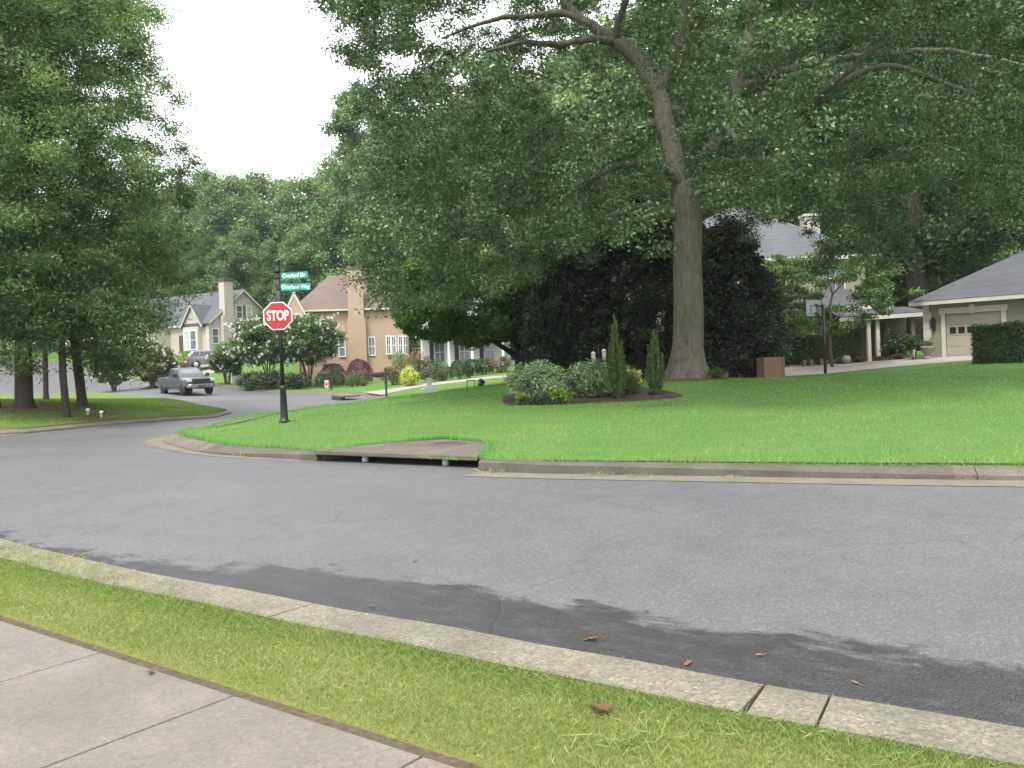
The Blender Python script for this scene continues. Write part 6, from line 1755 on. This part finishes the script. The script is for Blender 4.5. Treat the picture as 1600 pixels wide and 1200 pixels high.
# ------------------------------------------------------------------ fallen leaves, twigs and grit
def dead_leaf(px, py, z, s, label, cat='leaf', name='dead_leaf', rz=0, spread=1.0):
    c = G(px, py, z); gg = np.random.default_rng(int(px + py))
    b = MB(); L = .09 * s
    out = [(0, -.5), (.14, -.28), (.42, -.30), (.26, -.05), (.5, .18), (.2, .2), (.12, .42), (0, .62), (-.12, .42), (-.2, .2), (-.5, .18), (-.26, -.05), (-.42, -.30), (-.14, -.28)]
    vs = [(x * L * 1.2 * spread, y * L * 1.2, .006 + .02 * s * (abs(x) * 1.2 + .3 * gg.uniform())) for x, y in out]; n = len(vs); vs.append((0, 0, .004))
    lo = [(x, y, z - .0012) for x, y, z in vs]
    b.add(vs + lo, [(i, (i + 1) % n, n) for i in range(n)] + [((i + 1) % n + n + 1, i + n + 1, 2 * n + 1) for i in range(n)] + [(i, i + n + 1, (i + 1) % n + n + 1, (i + 1) % n) for i in range(n)])
    b.tube([(0, -.5 * L, .006), (0, -1.1 * L, .012)], .0015, 4)
    o = b.build(name, M['leaf_dead']); a = o.data.attributes.new('tone', 'FLOAT', 'POINT'); a.data.foreach_set('value', np.full(len(o.data.vertices), gg.uniform(0, 1), np.float32))
    o.location = c; o.rotation_euler = (gg.uniform(-.25, .25), gg.uniform(-.25, .25), rz); tag(o, label, cat)
dead_leaf(938, 1108, .15, 1.0, 'reddish brown dead oak leaf on the near verge', rz=.6)
dead_leaf(925, 1001, .004, .9, 'long curled dead leaf on the damp road edge', rz=1.3, spread=.4)
dead_leaf(1075, 1038, .004, .6, 'dead leaf lying at the lip of the near kerb', rz=-.9, spread=.5)
dead_leaf(1187, 1025, .004, .4, 'small pale leaf on the dark damp asphalt', rz=1.8, spread=.5)
dead_leaf(582, 948, .01, .5, 'dead leaf caught by the kerb joint on the left', rz=.3, spread=.6)
dead_leaf(236, 1052, .146, .5, 'small dark leaf on the sidewalk slab', rz=.3, spread=.7)
dead_leaf(648, 878, .004, .35, 'tiny reddish leaf lying on the open asphalt', rz=2.0, spread=.7)
dead_leaf(1335, 1068, .004, .35, 'small leaf on the damp asphalt near the right kerb joint', rz=.8, spread=.6)
dead_leaf(1010, 955, .004, .3, 'tiny leaf at the upper border of the damp band', rz=.8, spread=.6)
# grit and leaf crumbs gathered along the near kerb
n = 2600; i = g.integers(0, len(KN) - 1, n); f = g.uniform(0, 1, (n, 1)); c = KN[i] * (1 - f) + KN[i + 1] * f
tdir = unit(np.c_[KN[i + 1] - KN[i], np.zeros(n)]); nv = np.c_[-tdir[:, 1], tdir[:, 0]]
c = c + nv * (np.abs(g.normal(size=(n, 1))) * .13 + .008); ok = in_view(c, np.zeros(len(c))); c = c[ok]
v = leafverts(g, np.c_[c, np.full(len(c), .006)], .016, .009, np.array([[0, 0, 1.0]]) + g.normal(size=(len(c), 3)) * .3)
tag(npmesh('debris', v, 4, g.uniform(0, 1, len(c)), M['leaf_dead']), 'leaf crumbs gathered on the road along the near kerb', 'debris', None, 'stuff')
# ------------------------------------------------------------------ humid summer air
def haze():
    m = bpy.data.materials.new('humid_air'); m.use_nodes = True; t = m.node_tree
    t.nodes.remove(t.nodes['Principled BSDF'])
    v = node(t, 'ShaderNodeVolumePrincipled'); v.inputs['Color'].default_value = (.90, .95, 1, 1); v.inputs['Density'].default_value = .0003; v.inputs['Anisotropy'].default_value = .2
    lk(t, v.outputs[0], t.nodes['Material Output'].inputs['Volume'])
    o = MB().box(-425, 425, -165, 425, -4, 48).build('haze', m); o['kind'] = 'stuff'; o['label'] = 'thin pale summer haze over the street'
haze()
